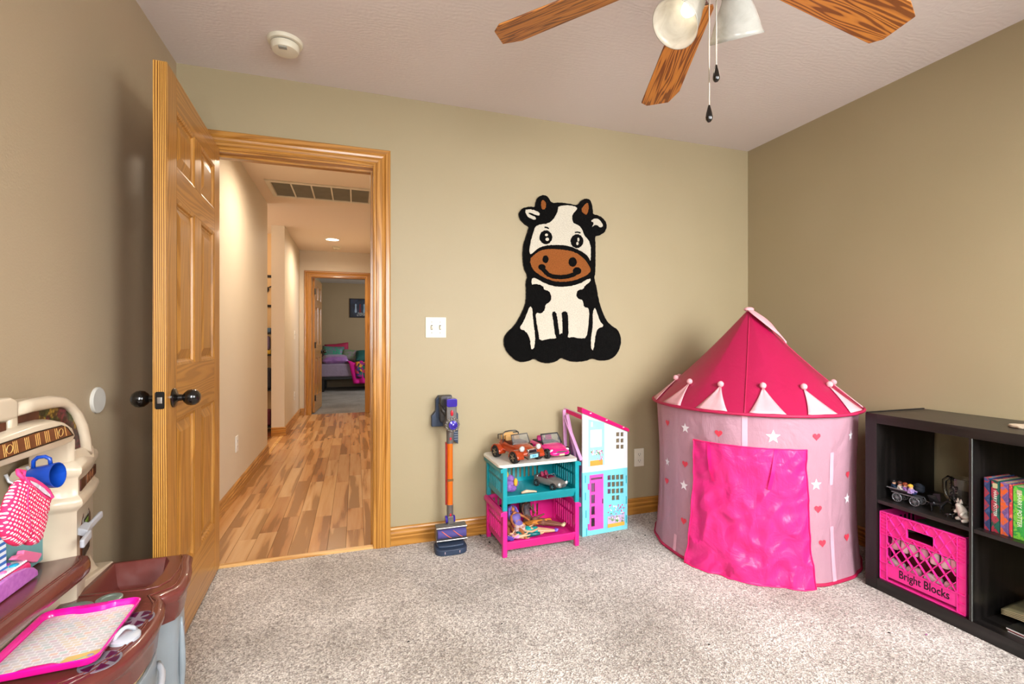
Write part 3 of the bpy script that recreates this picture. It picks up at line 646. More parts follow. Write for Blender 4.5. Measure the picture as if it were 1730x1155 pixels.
# ================================================================== STACKING BASKETS
def basket(name, label, m, loc, rz, wd, dp, ht):
    """open-front stacking bin: feet at z 0, next bin's feet at ht"""
    t = thing(name, label, 'basket', loc, rz)
    pw = .024
    for x, y in ((0, 0), (wd-pw, 0), (0, dp-pw), (wd-pw, dp-pw)):
        MB().box(x, y, 0, x+pw, y+pw, ht).build('post', m, t, bevel=.003)
    MB().box(pw*.6, .012, .052, wd-pw*.6, dp-.006, .058).build('bottom', m, t)
    MB().prism([(0, .058), (-.006, .076), (.004, .078), (.012, .058), (.020, .030), (.012, .030)], pw*.9, wd-pw*.9, lambda u, v, q: (q, u+.004, v)).build('front_sill', m, t, bevel=.0015)
    def side(nm, L, T_, back):
        mb = MB(); zl, zu = .066, ht-.006; n = 11 if back else 9; solid = .085 if back else 0
        mb.box(0, 0, .050, L, .005, .080, T_); mb.box(0, 0, ht-.034 if not back else ht-.02, L, .005, ht, T_); mb.box(0, 0, ht-.085, L, .005, ht-.072, T_)
        st = (L-solid-.01)/n
        for i in range(n+1): mb.box(i*st, 0, .078, i*st+st*.55, .005, ht-.02, T_)
        if back: mb.box(L-solid, 0, .078, L, .005, ht-.02, T_)
        mb.build(nm, m, t)
    side('back_panel', wd-2*pw, Matrix.Translation((pw, dp-.012, 0)), True)
    R = Matrix.Rotation(PI/2, 4, 'Z')
    side('side_panel', dp-2*pw, Matrix.Translation((.012, pw, 0)) @ R, False)
    side('side_panel', dp-2*pw, Matrix.Translation((wd-.007, pw, 0)) @ R, False)
    for x in (-.012, wd-.004): MB().prism([(0, ht-.024), (.016, ht-.026), (.016, ht-.008), (0, ht)], .0 , dp, lambda u, v, q: (x+(u if x > 0 else .016-u), q, v)).build('side_rim', m, t, bevel=.002)
    return t
BX, BY, BR, BWD, BDP = .716, 2.325, math.radians(1.8), .437, .300
M_TEAL, M_PINKB = mat('teal_plastic', '06919b', .3, coat=.2), mat('hot_pink_plastic', 'e01f84', .32, coat=.2)
basket('stacking_basket', 'pink slatted stacking basket on the carpet, full of dolls', M_PINKB, (BX, BY, .001), BR, BWD, BDP, .236)
basket('stacking_basket', 'teal slatted stacking basket on top of the pink one', M_TEAL, (BX, BY, .238), BR, BWD, BDP, .222)
BT = .462
def bl(x, y, z): return Matrix.Translation((BX, BY, 0)) @ Matrix.Rotation(BR, 4, 'Z') @ Vector((x, y, z))
t = thing('plastic_tray', 'white plastic lid lying on the teal basket under two toy cars', 'lid', bl(0, 0, BT), BR)
P_ = rrect(-.022, -.006, BWD-.005, BDP+.0, .03)
MB().loft([[(x, y, .0) for x, y in P_], [(x, y, .012) for x, y in P_], [(x*.985+.004, y*.985+.003, .015) for x, y in P_], [(BWD/2+(x-BWD/2)*.93, .147+(y-.147)*.92, .011) for x, y in P_]]).build('lid', mat('lid_white', 'e9e4d8', .4), t, bevel=.0012, ang=50)

# ---- toy cars: local +y is the nose, z up
def wheel(parent, c, r, wd, m_rim, side=1):
    M = frame((0, 1, 0), (0, 0, 1), (1, 0, 0), c)
    o = MB().lathe([(r*.62, -wd/2), (r*.93, -wd/2), (r, -wd*.35), (r, wd*.35), (r*.93, wd/2), (r*.62, wd/2)], 24, M).build('wheel', mat('toy_tyre', '1b1b1c', .75), parent, smooth='auto')
    for s_ in (-1, 1):
        MB().lathe([(r*.64, s_*wd*.42), (r*.60, s_*wd*.48), (r*.5, s_*wd*.36), (r*.15, s_*wd*.40), (.0005, s_*wd*.46)], 20, M).build('rim', m_rim, o, smooth='auto')
        mb = MB()
        for k in range(5):
            a = 2*PI*k/5; mb.bar(M @ Vector((0, 0, s_*wd*.44)), M @ Vector((r*.6*math.cos(a), r*.6*math.sin(a), s_*wd*.47)), r*.16, r*.1, (1, 0, 0))
        mb.build('spokes', m_rim, o)
    return o
def body_loft(parent, name, m, secs, sm=2, bevel=0):
    """secs: (y, half_width, z_bottom, z_side, z_top, crown_half) rings"""
    rg = []
    for y, hw_, zb_, zs, zt_, ch in secs:
        rg.append([(-hw_*.9, y, zb_), (-hw_, y, (zb_+zs)/2), (-hw_*.97, y, zs), (-ch, y, zt_), (0, y, zt_+.0015), (ch, y, zt_), (hw_*.97, y, zs), (hw_, y, (zb_+zs)/2), (hw_*.9, y, zb_)])
    return MB().loft(rg).build(name, m, parent, smooth=True, sub=sm)
def seat(parent, x, y, z, w_, m):
    return MB().loft([[(x-w_, y, z), (x+w_, y, z), (x+w_, y-.014, z), (x-w_, y-.014, z)], [(x-w_, y-.008, z+.022), (x+w_, y-.008, z+.022), (x+w_, y-.020, z+.022), (x-w_, y-.020, z+.022)], [(x-w_*.8, y-.011, z+.031), (x+w_*.8, y-.011, z+.031), (x+w_*.8, y-.021, z+.031), (x-w_*.8, y-.021, z+.031)]]).build('seat', m, parent, bevel=.004)
GLS = mat('toy_clear_plastic', 'e8ecec', .05, trans=.9, nz=False)
CHR = mat('toy_chrome', 'd6d6d8', .15, .9); LAMP = mat('toy_headlight', 'e4e8e6', .12, .3, coat=1)
def car_common(t, hw_, yf, yr, r, wd, rim):
    for y in (yf, yr):
        for s_ in (-1, 1): wheel(t, (s_*hw_, y, r), r, wd, rim)
zr_l = BT+.0125
def heading(dx, dy): return math.atan2(dy, dx)-PI/2
# orange beach buggy
bug = thing('toy_buggy', 'burnt orange toy beach buggy with tan seats on the white lid', 'toy car', bl(.125, .120, BT+.0125), heading(.30, -.95))
bug.scale = (1.18,)*3
M_BUG = mat('buggy_orange', 'a83a12', .18, .15, coat=.9)
tan = mat('tan_seat', 'c99a5c', .6)
body_loft(bug, 'body', M_BUG, [(-.105, .035, .035, .055, .075, .025), (-.095, .052, .028, .060, .085, .035), (-.055, .058, .026, .062, .078, .045), (.0, .052, .024, .055, .066, .045), (.03, .052, .024, .058, .076, .035), (.065, .052, .026, .056, .070, .033), (.095, .045, .028, .048, .056, .028), (.108, .030, .030, .042, .046, .02)])
MB().box(-.040, -.075, .060, .040, .018, .0795).build('cockpit', mat('buggy_interior', '5d2713', .6), bug, bevel=.004)
for s_ in (-1, 1):
    for y, zz in ((.068, .050), (-.075, .054)):
        o = MB().prism([(y+.038*math.cos(a), .021+(zz-.012)*math.sin(a)) for a in [PI*k/10 for k in range(11)]]+[(y-.030*math.cos(a), .021+(zz-.020)*math.sin(a)) for a in [PI*k/10 for k in range(11)]], s_*.040, s_*.076, lambda u, v, q: (q, u, v)).build('fender', M_BUG, bug, bevel=.003)
    seat(bug, s_*.022, -.030, .072, .016, tan)
    l_ = MB().lathe([(.011, 0), (.013, .006), (.012, .012), (.006, .015), (.001, .016)], 18, frame((1, 0, 0), (0, 0, 1), (0, 1, .15), (s_*.046, .088, .064))).build('headlight', LAMP, bug, smooth=True)
    MB().tube([(s_*.046, -.050, .065), (s_*.044, -.055, .108), (s_*.030, -.058, .116), (0, -.058, .118)], .0028, 8).build('roll_bar', mat('roll_bar', '54504c', .3, .6), bug, smooth=True)
    MB().tube([(s_*.044, -.055, .108), (s_*.044, -.095, .100), (s_*.04, -.10, .078)], .0024, 8).build('roll_bar', mat('roll_bar', '54504c'), bug, smooth=True)
seat(bug, 0, -.068, .075, .036, tan)
MB().tube([(-.048, .030, .070), (-.044, .012, .112), (.044, .012, .112), (.048, .030, .070)], .003, 6).build('windscreen_frame', mat('roll_bar', '54504c'), bug, smooth=True)
MB().sheet([(-.046, .030, .072), (.046, .030, .072), (.043, .013, .110), (-.043, .013, .110)]).build('windscreen', GLS, bug, thick=.001)
MB().tube([(.036, .102, .030), (.030, .118, .022), (.030, .121, .046), (-.030, .121, .046), (-.030, .118, .022), (-.036, .102, .030)], .0032, 8).build('bull_bar', mat('roll_bar2', '6c6660', .3, .7), bug, smooth=True)
MB().prism(rrect(-.024, .045, .024, .062, .006), .098, .112, lambda u, v, q: (u, q, v)).build('grille', CHR, bug, bevel=.002)
MB().box(-.019, .110, .048, .019, .1135, .059).build('grille_mesh', M_DARK, bug)
MB().box(-.022, .120, .027, .022, .1235, .042).build('number_plate', mat('plate_blue', '8ecde0', .4), bug)
text_part('plate_letters', 'BRB', .012, mat('plate_ink', '2e6f96', .5), bug, frame((-1, 0, 0), (0, 0, 1), (0, 1, 0), (0, .1238, .0345)))
car_common(bug, .066, .068, -.075, .0270, .024, mat('rim_gold', 'b5a58c', .3, .7))
# pink convertible
pc = thing('toy_convertible', 'hot pink toy convertible with black windscreen on the white lid', 'toy car', bl(.325, .142, BT+.0125), heading(.16, -.98))
pc.scale = (1.08,)*3
M_PC = mat('convertible_pink', 'e0087e', .15, coat=1)
body_loft(pc, 'body', M_PC, [(-.125, .042, .018, .045, .058, .030), (-.118, .062, .014, .050, .066, .050), (-.07, .066, .013, .054, .064, .052), (-.02, .066, .013, .054, .062, .052), (.02, .066, .013, .054, .064, .050), (.06, .064, .013, .048, .058, .048), (.095, .060, .014, .038, .048, .042), (.112, .050, .016, .032, .040, .034), (.118, .035, .020, .030, .034, .02)])
MB().box(-.050, -.095, .050, .050, .012, .0665).build('cockpit', mat('convertible_interior', '1d1a1e', .5), pc, bevel=.004)
for s_ in (-1, 1):
    seat(pc, s_*.025, -.040, .060, .018, mat('convertible_seat', 'b8246e', .5))
    MB().ell((s_*.048, .092, .040), (.010, .012, .006), 12, 8, Matrix.Rotation(s_*.5, 3, 'Z') @ Matrix.Rotation(.7, 3, 'X')).build('headlight', LAMP, pc, smooth=True)
MB().tube([(-.056, .026, .060), (-.050, -.004, .106), (.050, -.004, .106), (.056, .026, .060)], .0042, 8).build('windscreen_frame', M_DARK, pc, smooth=True)
MB().sheet([(-.054, .026, .062), (.054, .026, .062), (.049, -.003, .104), (-.049, -.003, .104)]).build('windscreen', GLS, pc, thick=.001)
MB().ell((-.062, -.006, .075), (.008, .006, .010), 10, 8).build('wing_mirror', M_DARK, pc, smooth=True)
MB().prism(smoothpoly([(-.034, .034), (.034, .034), (.030, .040), (-.030, .040)], 1), .110, .118, lambda u, v, q: (u, q, v)).build('grille', mat('grille_grey', '5f6660', .3, .4), pc)
MB().box(-.015, .112, .020, .015, .1195, .028).build('number_plate', mat('plate_cream', 'd8c49a', .4), pc)
car_common(pc, .058, .072, -.078, .0245, .018, mat('rim_silver', 'b4b2b0', .3, .7))
# silver car in the teal basket
sc = thing('toy_convertible', 'silver toy convertible with maroon seats inside the teal basket', 'toy car', bl(.318, .125, .298), heading(.45, -.88))
sc.scale = (1.05,)*3
M_SC = mat('car_silver', '9b9088', .28, .5, coat=.5)
body_loft(sc, 'body', M_SC, [(-.092, .025, .016, .040, .050, .020), (-.082, .037, .014, .044, .054, .026), (-.045, .041, .012, .044, .052, .034), (0, .041, .012, .042, .050, .034), (.035, .041, .012, .042, .052, .030), (.070, .040, .012, .038, .048, .026), (.090, .033, .013, .030, .038, .02), (.095, .02, .016, .027, .030, .012)])
MB().box(-.030, -.058, .044, .030, .012, .0545).build('cockpit', mat('maroon_interior', '6d1030', .5), sc, bevel=.003)
for s_ in (-1, 1):
    seat(sc, s_*.015, -.026, .045, .010, mat('maroon_seat', '8a1c40', .5))
    MB().lathe([(.008, 0), (.0095, .005), (.008, .010), (.001, .012)], 16, frame((1, 0, 0), (0, 0, 1), (0, 1, .1), (s_*.030, .084, .034))).build('headlight', LAMP, sc, smooth=True)
MB().tube([(-.033, .018, .047), (-.030, .006, .066), (.030, .006, .066), (.033, .018, .047)], .0016, 6).build('windscreen_frame', CHR, sc, smooth=True)
MB().tube([(-.034, -.060, .050), (0, -.075, .056), (.034, -.060, .050)], .003, 6).build('rear_deck_rim', CHR, sc, smooth=True)
mb = MB(); [mb.box(-.018, .094, .018+k*.0042, .018, .0975, .0205+k*.0042) for k in range(4)]; mb.build('grille', CHR, sc)
car_common(sc, .040, .056, -.056, .0185, .012, CHR)

# ================================================================== DOLLS AND PLUSH IN THE BASKETS
def skin_obj(name, verts, edges, radii, m, parent, sub=1):
    bm = bmesh.new(); ly = bm.verts.layers.skin.verify(); V = [bm.verts.new(v) for v in verts]
    for a, b in edges: bm.edges.new((V[a], V[b]))
    for v, r in zip(V, radii): v[ly].radius = (r, r); v[ly].use_root = False
    V[0][ly].use_root = True
    me = bpy.data.meshes.new(name); bm.to_mesh(me); bm.free(); me.materials.append(m)
    o = bpy.data.objects.new(name, me); COL.objects.link(o)
    k = o.modifiers.new('skin', 'SKIN'); k.use_smooth_shade = True
    q = o.modifiers.new('sub', 'SUBSURF'); q.levels = q.render_levels = sub
    dg = bpy.context.evaluated_depsgraph_get(); dg.update()
    nm = bpy.data.meshes.new_from_object(o.evaluated_get(dg)); bpy.data.objects.remove(o)
    o = bpy.data.objects.new(name, nm); COL.objects.link(o); nm.shade_smooth(); o.parent = parent
    return o
def doll(label, M, L, skin, hair=None, dress=None, legwear=None, shoes=None, arms=((1.2, .2), (-1.1, .3)), legs=(.12, -.12), hairlen=.16, skirt=None, bend=0, face=True, hairvol=1.0, kneel=0):
    """fashion doll, length L, local +z towards the head, -y its face side; origin at the pelvis"""
    t = thing('doll', label, 'doll'); t.matrix_basis = M; S = L
    sk = mat('skin_'+skin, skin, .45)
    def P(x, y, z): return (x*S, y*S, z*S)
    sh, hp = .095, .045
    V = [P(0, 0, 0), P(0, -.005, .10), P(0, 0, .20), P(0, 0, .265), P(0, -.005, .31)]; Rr = [.062, .046, .066, .028, .024]
    E_ = [(0, 1), (1, 2), (2, 3), (3, 4)]
    for s_, (sw, fw) in zip((-1, 1), arms):
        i = len(V); e = (s_*(sh+.14*math.sin(abs(sw))), -.14*math.sin(fw), .235-.14*math.cos(sw)*math.cos(fw))
        h_ = (e[0]+s_*.02, e[1]-.06-.06*math.sin(fw), e[2]-.11*math.cos(fw))
        V += [P(s_*sh, 0, .235), P(*e), P(*h_), P(h_[0], h_[1]-.02, h_[2]-.035)]; Rr += [.026, .019, .014, .016]
        E_ += [(2, i), (i, i+1), (i+1, i+2), (i+2, i+3)]
    ft = []
    for s_, a in zip((-1, 1), legs):
        i = len(V); k = (s_*(hp+.02), -.25*math.sin(a+bend), -.04-.24*math.cos(a+bend)); f_ = (k[0]+s_*.005, k[1]-.22*math.sin(a+bend-kneel), k[2]-.22*math.cos(a+bend-kneel))
        V += [P(s_*hp, 0, -.03), P(*k), P(*f_), P(f_[0], f_[1]-.045, f_[2]-.02)]; Rr += [.043, .030, .018, .017]; ft.append((V[i], V[i+1], V[i+2], V[i+3]))
        E_ += [(0, i), (i, i+1), (i+1, i+2), (i+2, i+3)]
    body = skin_obj('body', V, E_, [r*S*1.5 for r in Rr], sk, t)
    MB().ell(P(0, -.012, .375), (.050*S, .055*S, .068*S), 14, 10).build('head', sk, t, smooth=True)
    if face:
        for s_ in (-1, 1): MB().ell(P(s_*.019, -.060, .378), (.008*S, .004*S, .006*S), 8, 6).build('eye', mat('doll_eye', '1c1410', .3), t, smooth=True)
        MB().ell(P(0, -.062, .348), (.012*S, .004*S, .004*S), 8, 6).build('mouth', mat('doll_lips', 'b0405a', .4), t, smooth=True)
    if hair:
        hm = mat('hair_'+hair, hair, .45, bp=(400, .8, .003)); rr = random.Random(hash(label) % 999 if False else len(label))
        hairvol = hairvol*1.3; mb = MB(); mb.ell(P(0, .045, .400), (.062*S*hairvol, .060*S*hairvol, .068*S), 14, 10)
        for k in range(16):
            a = -.3+3.75*k/15; x, y = .056*math.cos(a)*hairvol, .02+.050*math.sin(a)*hairvol
            w1, w2 = rr.uniform(-.02, .02), rr.uniform(-.03, .03)
            mb.tube([P(x*.6, y*.6+.01, .43), P(x, y, .39), P(x*1.15+w1, y*1.2+.01, .39-hairlen*.5), P(x*1.2+w2, y*1.3+.01, .39-hairlen)], [.016*S, .020*S, .018*S, .006*S], 6)
        mb.build('hair', hm, t, smooth=True)
    if dress:
        dm = mat('dress_'+dress, dress, .6, nz=(60, 'd8b0c0') if dress in ('e07ac8',) else None)
        MB().lathe([(.098*S, -.05*S), (.094*S, .02*S), (.076*S, .10*S), (.104*S, .17*S), (.106*S, .215*S), (.070*S, .245*S)], 18, Matrix.Diagonal((1.15, .85, 1, 1)), caps=False).build('dress', dm, t, smooth=True)
    if skirt:
        n = 36; rg = []
        for z, r in ((.09, .082), (.03, .115), (-.05, .150), (-.14, .185), (-.17, .19)):
            rg.append([P(r*(1+.06*math.sin(9*2*PI*i/n)*(.1-z)*4)*math.cos(2*PI*i/n), r*.6*math.sin(2*PI*i/n), z) for i in range(n)])
        MB().loft(rg, False).build('skirt', mat('floral_skirt', 'c9b8b4', .6, nz=(95, '9a5a48')), t, smooth=True)
    if legwear:
        lm = mat('legs_'+legwear, legwear, .35)
        for h_, k, f_, g in ft: MB().tube([Vector(h_), Vector(k), Vector(k).lerp(Vector(f_), .55)], [.070*S, .052*S, .044*S], 12).build('legging', lm, t, smooth=True)
    if shoes:
        sm = mat('shoe_'+shoes, shoes, .4)
        for h_, k, f_, g in ft: MB().tube([Vector(k).lerp(Vector(f_), .8), Vector(f_), Vector(g)], [.033*S, .034*S, .032*S], 10).build('shoe', sm, t, smooth=True)
    return t
def lay(x, y, z, heading_deg, face_up=True, pitch=0, roll=0):
    """doll lying in the basket frame; heading is where the head points"""
    zax = Vector((math.cos(math.radians(heading_deg)), math.sin(math.radians(heading_deg)), math.tan(math.radians(pitch)))).normalized()
    up = Vector((0, 0, 1)) if face_up else Vector((0, 0, -1))
    yax = -(up-zax*up.dot(zax)).normalized(); xax = yax.cross(zax)
    M = Matrix((xax, yax, zax)).transposed().to_4x4() @ Matrix.Rotation(math.radians(roll), 4, 'Z')
    M.translation = bl(x, y, z); return M
doll('small doll with purple hair and pink dress lying in the front of the pink basket', lay(.098, .052, .077, 178, True, 6, 25), .135, 'e2b48e', '5a3aa8', 'e07ac8', arms=((.9, .1), (.4, .9)), hairlen=.22, hairvol=1.35)
doll('doll with violet hair and floral skirt leaning in the left of the pink basket', lay(.135, .125, .105, 115, True, 55, -8), .25, 'a9663a', '7563c0', '6a5aa0', arms=((.5, .3), (.5, .5)), skirt=True, bend=.55, hairlen=.2, hairvol=1.3, kneel=.5)
doll('dark-skinned doll with big black hair slumped in the left corner of the pink basket', lay(.085, .175, .10, 85, True, 62, 5), .24, '8a4a28', '0c0a0b', None, arms=((.6, .2), (.4, .3)), hairlen=.42, hairvol=1.9, bend=1.1, kneel=1.0)
doll('bare tan doll lying face down in the middle of the pink basket', lay(.235, .150, .100, 200, False, 6, 10), .22, 'c67b30', None, None, arms=((1.3, .2), (1.5, -.4)), legs=(.1, -.12), bend=.05, face=False)
doll('dark brown doll with cream shoe soles lying at the right of the pink basket', lay(.290, .160, .092, 150, True, 6, 0), .24, '7e4a36', '6a4032', '8a5a48', shoes='e8cfa2', legs=(.08, .02), arms=((.6, .1), (.7, .2)), hairlen=.2)
doll('doll with teal shorts and purple shoes lying along the middle of the pink basket', lay(.215, .088, .083, 168, True, 3, 0), .23, 'd8a47e', '4a2a20', '16a09a', legwear=None, shoes='7a5cc0', arms=((.3, .1), (.3, .2)), legs=(.05, -.05), hairlen=.1)
doll('doll with dark green trousers lying behind the small purple-haired doll', lay(.150, .075, .072, 176, True, 4, 8), .20, 'dca67e', '3a2418', '0e6a6a', legwear='0b6b6e', arms=((.3, .1), (.3, .2)), hairlen=.1)
doll('doll with long charcoal hair propped against the back of the pink basket', lay(.225, .235, .12, 95, True, 72, 15), .22, '6a4636', '2a2524', '4a3c40', arms=((.5, .2), (.5, .2)), hairlen=.34, hairvol=1.7, bend=.8, kneel=.6)
# purple plush and small doll leg in the teal basket
t = thing('plush_toy', 'crumpled purple plush with yellow ears in the left of the teal basket', 'plush toy', bl(.075, .12, .299))
mb = MB(); rr = random.Random(5)
for k in range(9): mb.ell((rr.uniform(-.035, .035), rr.uniform(-.03, .03), .022+rr.uniform(0, .045)), (rr.uniform(.018, .030), rr.uniform(.018, .028), rr.uniform(.016, .028)), 12, 8)
mb.build('body', mat('plush_purple', '8b62a6', .9, nz=(60, '6d4690'), bp=(180, .8, .004)), t, smooth=True)
MB().ell((.034, -.012, .050), (.012, .010, .022), 10, 8).build('ear', mat('plush_yellow', 'd9a930', .9), t, smooth=True)
MB().ell((-.012, .0, .092), (.010, .010, .016), 10, 8).build('ear', mat('plush_yellow', 'd9a930'), t, smooth=True)
t = thing('loose_limb', 'loose pale doll leg on the floor of the teal basket', 'doll part', bl(.150, .05, .3005))
MB().tube([(-.03, 0, .006), (0, 0, .012), (.03, .002, .008), (.048, .004, .006), (.055, -.004, .005)], [.006, .009, .006, .005, .004], 10).build('leg', mat('pale_skin', 'dcb896', .5), t, smooth=True)

# ================================================================== DOLLHOUSE
hA = atZ(984, 907, 0); hB = atZ(1060, 893, 0); hang = math.atan2(hB.y-hA.y, hB.x-hA.x); HW = (hB-hA).length
dh = thing('dollhouse', 'folding dollhouse with white upper storey, turquoise lower storey and pink roof', 'dollhouse', (hA.x, hA.y, .001), hang)
M_DW, M_DT, M_DP, M_DL = mat('dollhouse_white', 'dcdcde', .35), mat('dollhouse_turquoise', '7ccfdc', .35), mat('dollhouse_magenta', 'd80e62', .3), mat('dollhouse_lilac', 'd49ac6', .35)
M_DK = mat('dollhouse_pink', 'e355b4', .35)
fY = lambda u, v, q: (u, q, v)
def hp(px, py, dy=0):
    """local (x, z) on the facade plane for a pixel of the photo"""
    n = Vector((-math.sin(hang), math.cos(hang), 0)); d = ray(px, py); tt = (hA-O).dot(n)/d.dot(n); p = O+d*tt-hA
    return (p.x*math.cos(hang)+p.y*math.sin(hang), p.z)
zs = hp(984, 799)[1]; zl, zrr = hp(982, 697)[1], hp(1061, 729)[1]
def holed(name, outer, holes, y0, y1, m, parent=dh):
    """flat panel with rectangular holes: strips between sorted cuts"""
    bm = bmesh.new(); lp = [outer]+holes; es = []
    for p in lp:
        V = [bm.verts.new((u, y0, v)) for u, v in p]; es += [bm.edges.new((V[i], V[(i+1) % len(V)])) for i in range(len(V))]
    bmesh.ops.triangle_fill(bm, use_beauty=True, use_dissolve=True, edges=es)
    g = bmesh.ops.extrude_face_region(bm, geom=list(bm.faces)); bmesh.ops.translate(bm, vec=(0, y1-y0, 0), verts=[v for v in g['geom'] if isinstance(v, bmesh.types.BMVert)])
    o_ = MB(); o_.bm.free(); o_.bm = bm; return o_.build(name, m, parent)
def R4(a, b): return [(a[0], a[1]), (b[0], a[1]), (b[0], b[1]), (a[0], b[1])]
def px4(x0, y0, x1, y1): a, b = hp(x0, y1), hp(x1, y0); return R4(a, b)
wh = [px4(1041+c*7.5, 730+r*10.5, 1046.5+c*7, 737.5+r*10.5) for c in range(2) for r in range(3)]
holed('upper_wall', [(0, zs), (HW, zs), (HW, zrr), (0, zl)], wh, 0, .008, M_DW)
lw = []
for c in range(4):
    for r in range(4 if 0 < c < 3 else 3): lw.append(px4(1026.5+c*7.1, 802.5+r*11.5-c*.4, 1031.8+c*7.1, 811.5+r*11.5-c*.4))
dr = px4(996, 800, 1019, 896)
holed('lower_wall', [(0, 0), (HW, 0), (HW, zs), (0, zs)], lw+[dr], 0, .008, M_DT)
dholes = [px4(998, 805, 1017, 811)]+[px4(998.5, 815.5+k*19.6, 1004.5, 831+k*19.6) for k in range(4)]
dp_ = holed('door', dr, dholes, -.003, .004, M_DK)
MB().box(hp(1017, 846)[0], -.006, hp(1017, 850)[1], hp(1018, 846)[0], -.003, hp(1017, 842)[1]).build('handle', M_DARK, dp_)
for z in (822, 890): MB().prism([hp(993, z+5), hp(997, z+5), hp(997, z-5), hp(993, z-5)], -.0055, 0, fY).build('hinge', M_DK, dp_)
# roof strip with white clips
dx = .010
MB().prism([(-dx, zl+.0), (HW+.004, zrr+.0), (HW+.004, zrr+.018), (-dx, zl+.030)], -.012, .040, fY).build('roof_edge', M_DP, dh, bevel=.001)
for k in (.15, .5, .88): MB().box(HW*k-.006, -.0135, zl+(zrr-zl)*k+.012, HW*k+.006, -.0115, zl+(zrr-zl)*k+.017).build('roof_clip', M_DW, dh)
# printed upper alcove
fr_ = MB(); a = hp(993, 789); b = hp(1021, 709)
al = [(a[0], a[1]), (b[0], a[1]), (b[0], b[1]-.014), (a[0], b[1]+.012)]
ap = MB().prism(al, -.0015, .0, fY).build('printed_alcove', mat('printed_blue_boards', '8fd0e0', .45, nz=(30, '9bd8e6')), dh)
for q in (0, 1, 2, 3):
    p0, p1 = Vector((al[q][0], 0, al[q][1])), Vector((al[(q+1) % 4][0], 0, al[(q+1) % 4][1])); MB().bar(p0+Vector((0, -.0015, 0)), p1+Vector((0, -.0015, 0)), .004, .004, (0, 1, 0)).build('trim', M_DW, ap)
MB().prism(px4(997, 725, 1016, 756), -.0035, -.0015, fY).build('printed_window', M_DW, ap)
MB().prism(px4(999.5, 729, 1012.5, 752), -.0042, -.0035, fY).build('printed_blind', mat('blind_grey', 'cfc6ce', .5), ap)
MB().prism(px4(996.5, 776, 1018, 787.5), -.003, -.0015, fY).build('flower_box', mat('orange_planter', 'e0983e', .5), ap)
MB().prism(px4(997.5, 712.5, 1001, 721), -.004, -.0015, fY).build('lantern', mat('lantern_grey', 'c6d4d8', .4), ap)
M_FL = [mat('flower_pink', 'd24f9a', .6), mat('flower_green', '5f9a3c', .6), mat('flower_white', 'f2e6ea', .6), mat('flower_lavender', 'b69ac9', .6)]
rr = random.Random(9)
def blooms(parent, x0, y0, x1, y1, n, cols, r0=.0042):
    for ci in cols:
        mb = MB()
        for k in range(n):
            p = hp(rr.uniform(x0, x1), rr.uniform(y0, y1)); r = r0*rr.uniform(.6, 1.3)
            mb.ell((p[0], -.0038-.0004*ci, p[1]), (r, .0010, r), 7, 4)
        mb.build('printed_blossom', M_FL[ci], parent)
blooms(ap, 996.5, 761, 1018, 768, 16, (0, 1, 2)); blooms(ap, 1008, 764, 1018, 778, 12, (0,))
lb = MB().prism(px4(1026.5, 868, 1054.5, 890.5), -.0015, 0, fY).build('printed_garden', mat('printed_lilac', 'cdb4d4', .5), dh)
MB().prism(px4(1026.5, 880.5, 1054.5, 891.5), -.003, -.0015, fY).build('flower_box', mat('yellow_planter', 'e9ae45', .5), lb)
blooms(lb, 1027, 852, 1054, 866, 18, (0, 2)); blooms(lb, 1028, 866, 1053, 880, 14, (1, 3)); blooms(lb, 1029, 874, 1053, 881, 12, (1, 2))
for (x, y) in ((989, 803), (989, 832), (990, 862), (991, 892), (1058, 803), (1058, 838), (1058, 870)): MB().prism(px4(x-.7, y, x+.7, y+13), -.001, .0, fY).build('slot', mat('turquoise_slot', '1f9fb4', .5), dh)
# folded side wings and back panels
MB().box(HW-.004, .008, 0, HW, .030, zs).build('side_wing', M_DW, dh)
MB().box(.001, .008, 0, .007, .20, zs).build('side_wing', M_DT, dh)
holed('back_panel', [(-.02, 0), (HW-.01, 0), (HW-.01, zs-.01), (-.02, zs-.01)], [R4((.05, .10), (.14, .24))], .165, .172, M_DL)
lp = atY(954, 697, 2.60)
def lt(x, y, z): return (Matrix.Rotation(-hang, 4, 'Z') @ (Vector((x, y, z))-Vector((hA.x, hA.y, 0))))
# lilac gable frame leaning at the left side and its sloping roof strip
u0 = lt(*atY(955, 700, 2.60)); u1 = lt(*atY(957, 778, 2.60)); u2 = lt(*atY(984, 788, 2.44))
for a, b in (((953, 692, 2.60), (956, 782, 2.59)), ((955, 706, 2.59), (982, 778, 2.435)), ((958, 700, 2.57), (977, 790, 2.5))):
    MB().bar(lt(*atY(*a)), lt(*atY(*b)), .020, .012, (0, 1, 0)).build('gable_frame', M_DL, dh, bevel=.002)
MB().bar(lt(*atY(957, 694, 2.60)), lt(*atY(984, 706, 2.45)), .006, .022, (0, 0, 1)).build('roof_strip', M_DP, dh)
MB().bar(lt(*atY(954, 690, 2.62)), lt(*atY(981, 701, 2.47)), .008, .006, (0, 0, 1)).build('roof_strip', M_DL, dh)
MB().sheet([lt(*atY(962, 730, 2.60)), lt(*atY(982, 775, 2.45)), lt(*atY(982, 840, 2.45)), lt(*atY(962, 838, 2.60))]).build('inner_wall', mat('printed_violet_room', '5b3f6a', .5, nz=(20, 'a05a8c')), dh, thick=.003)

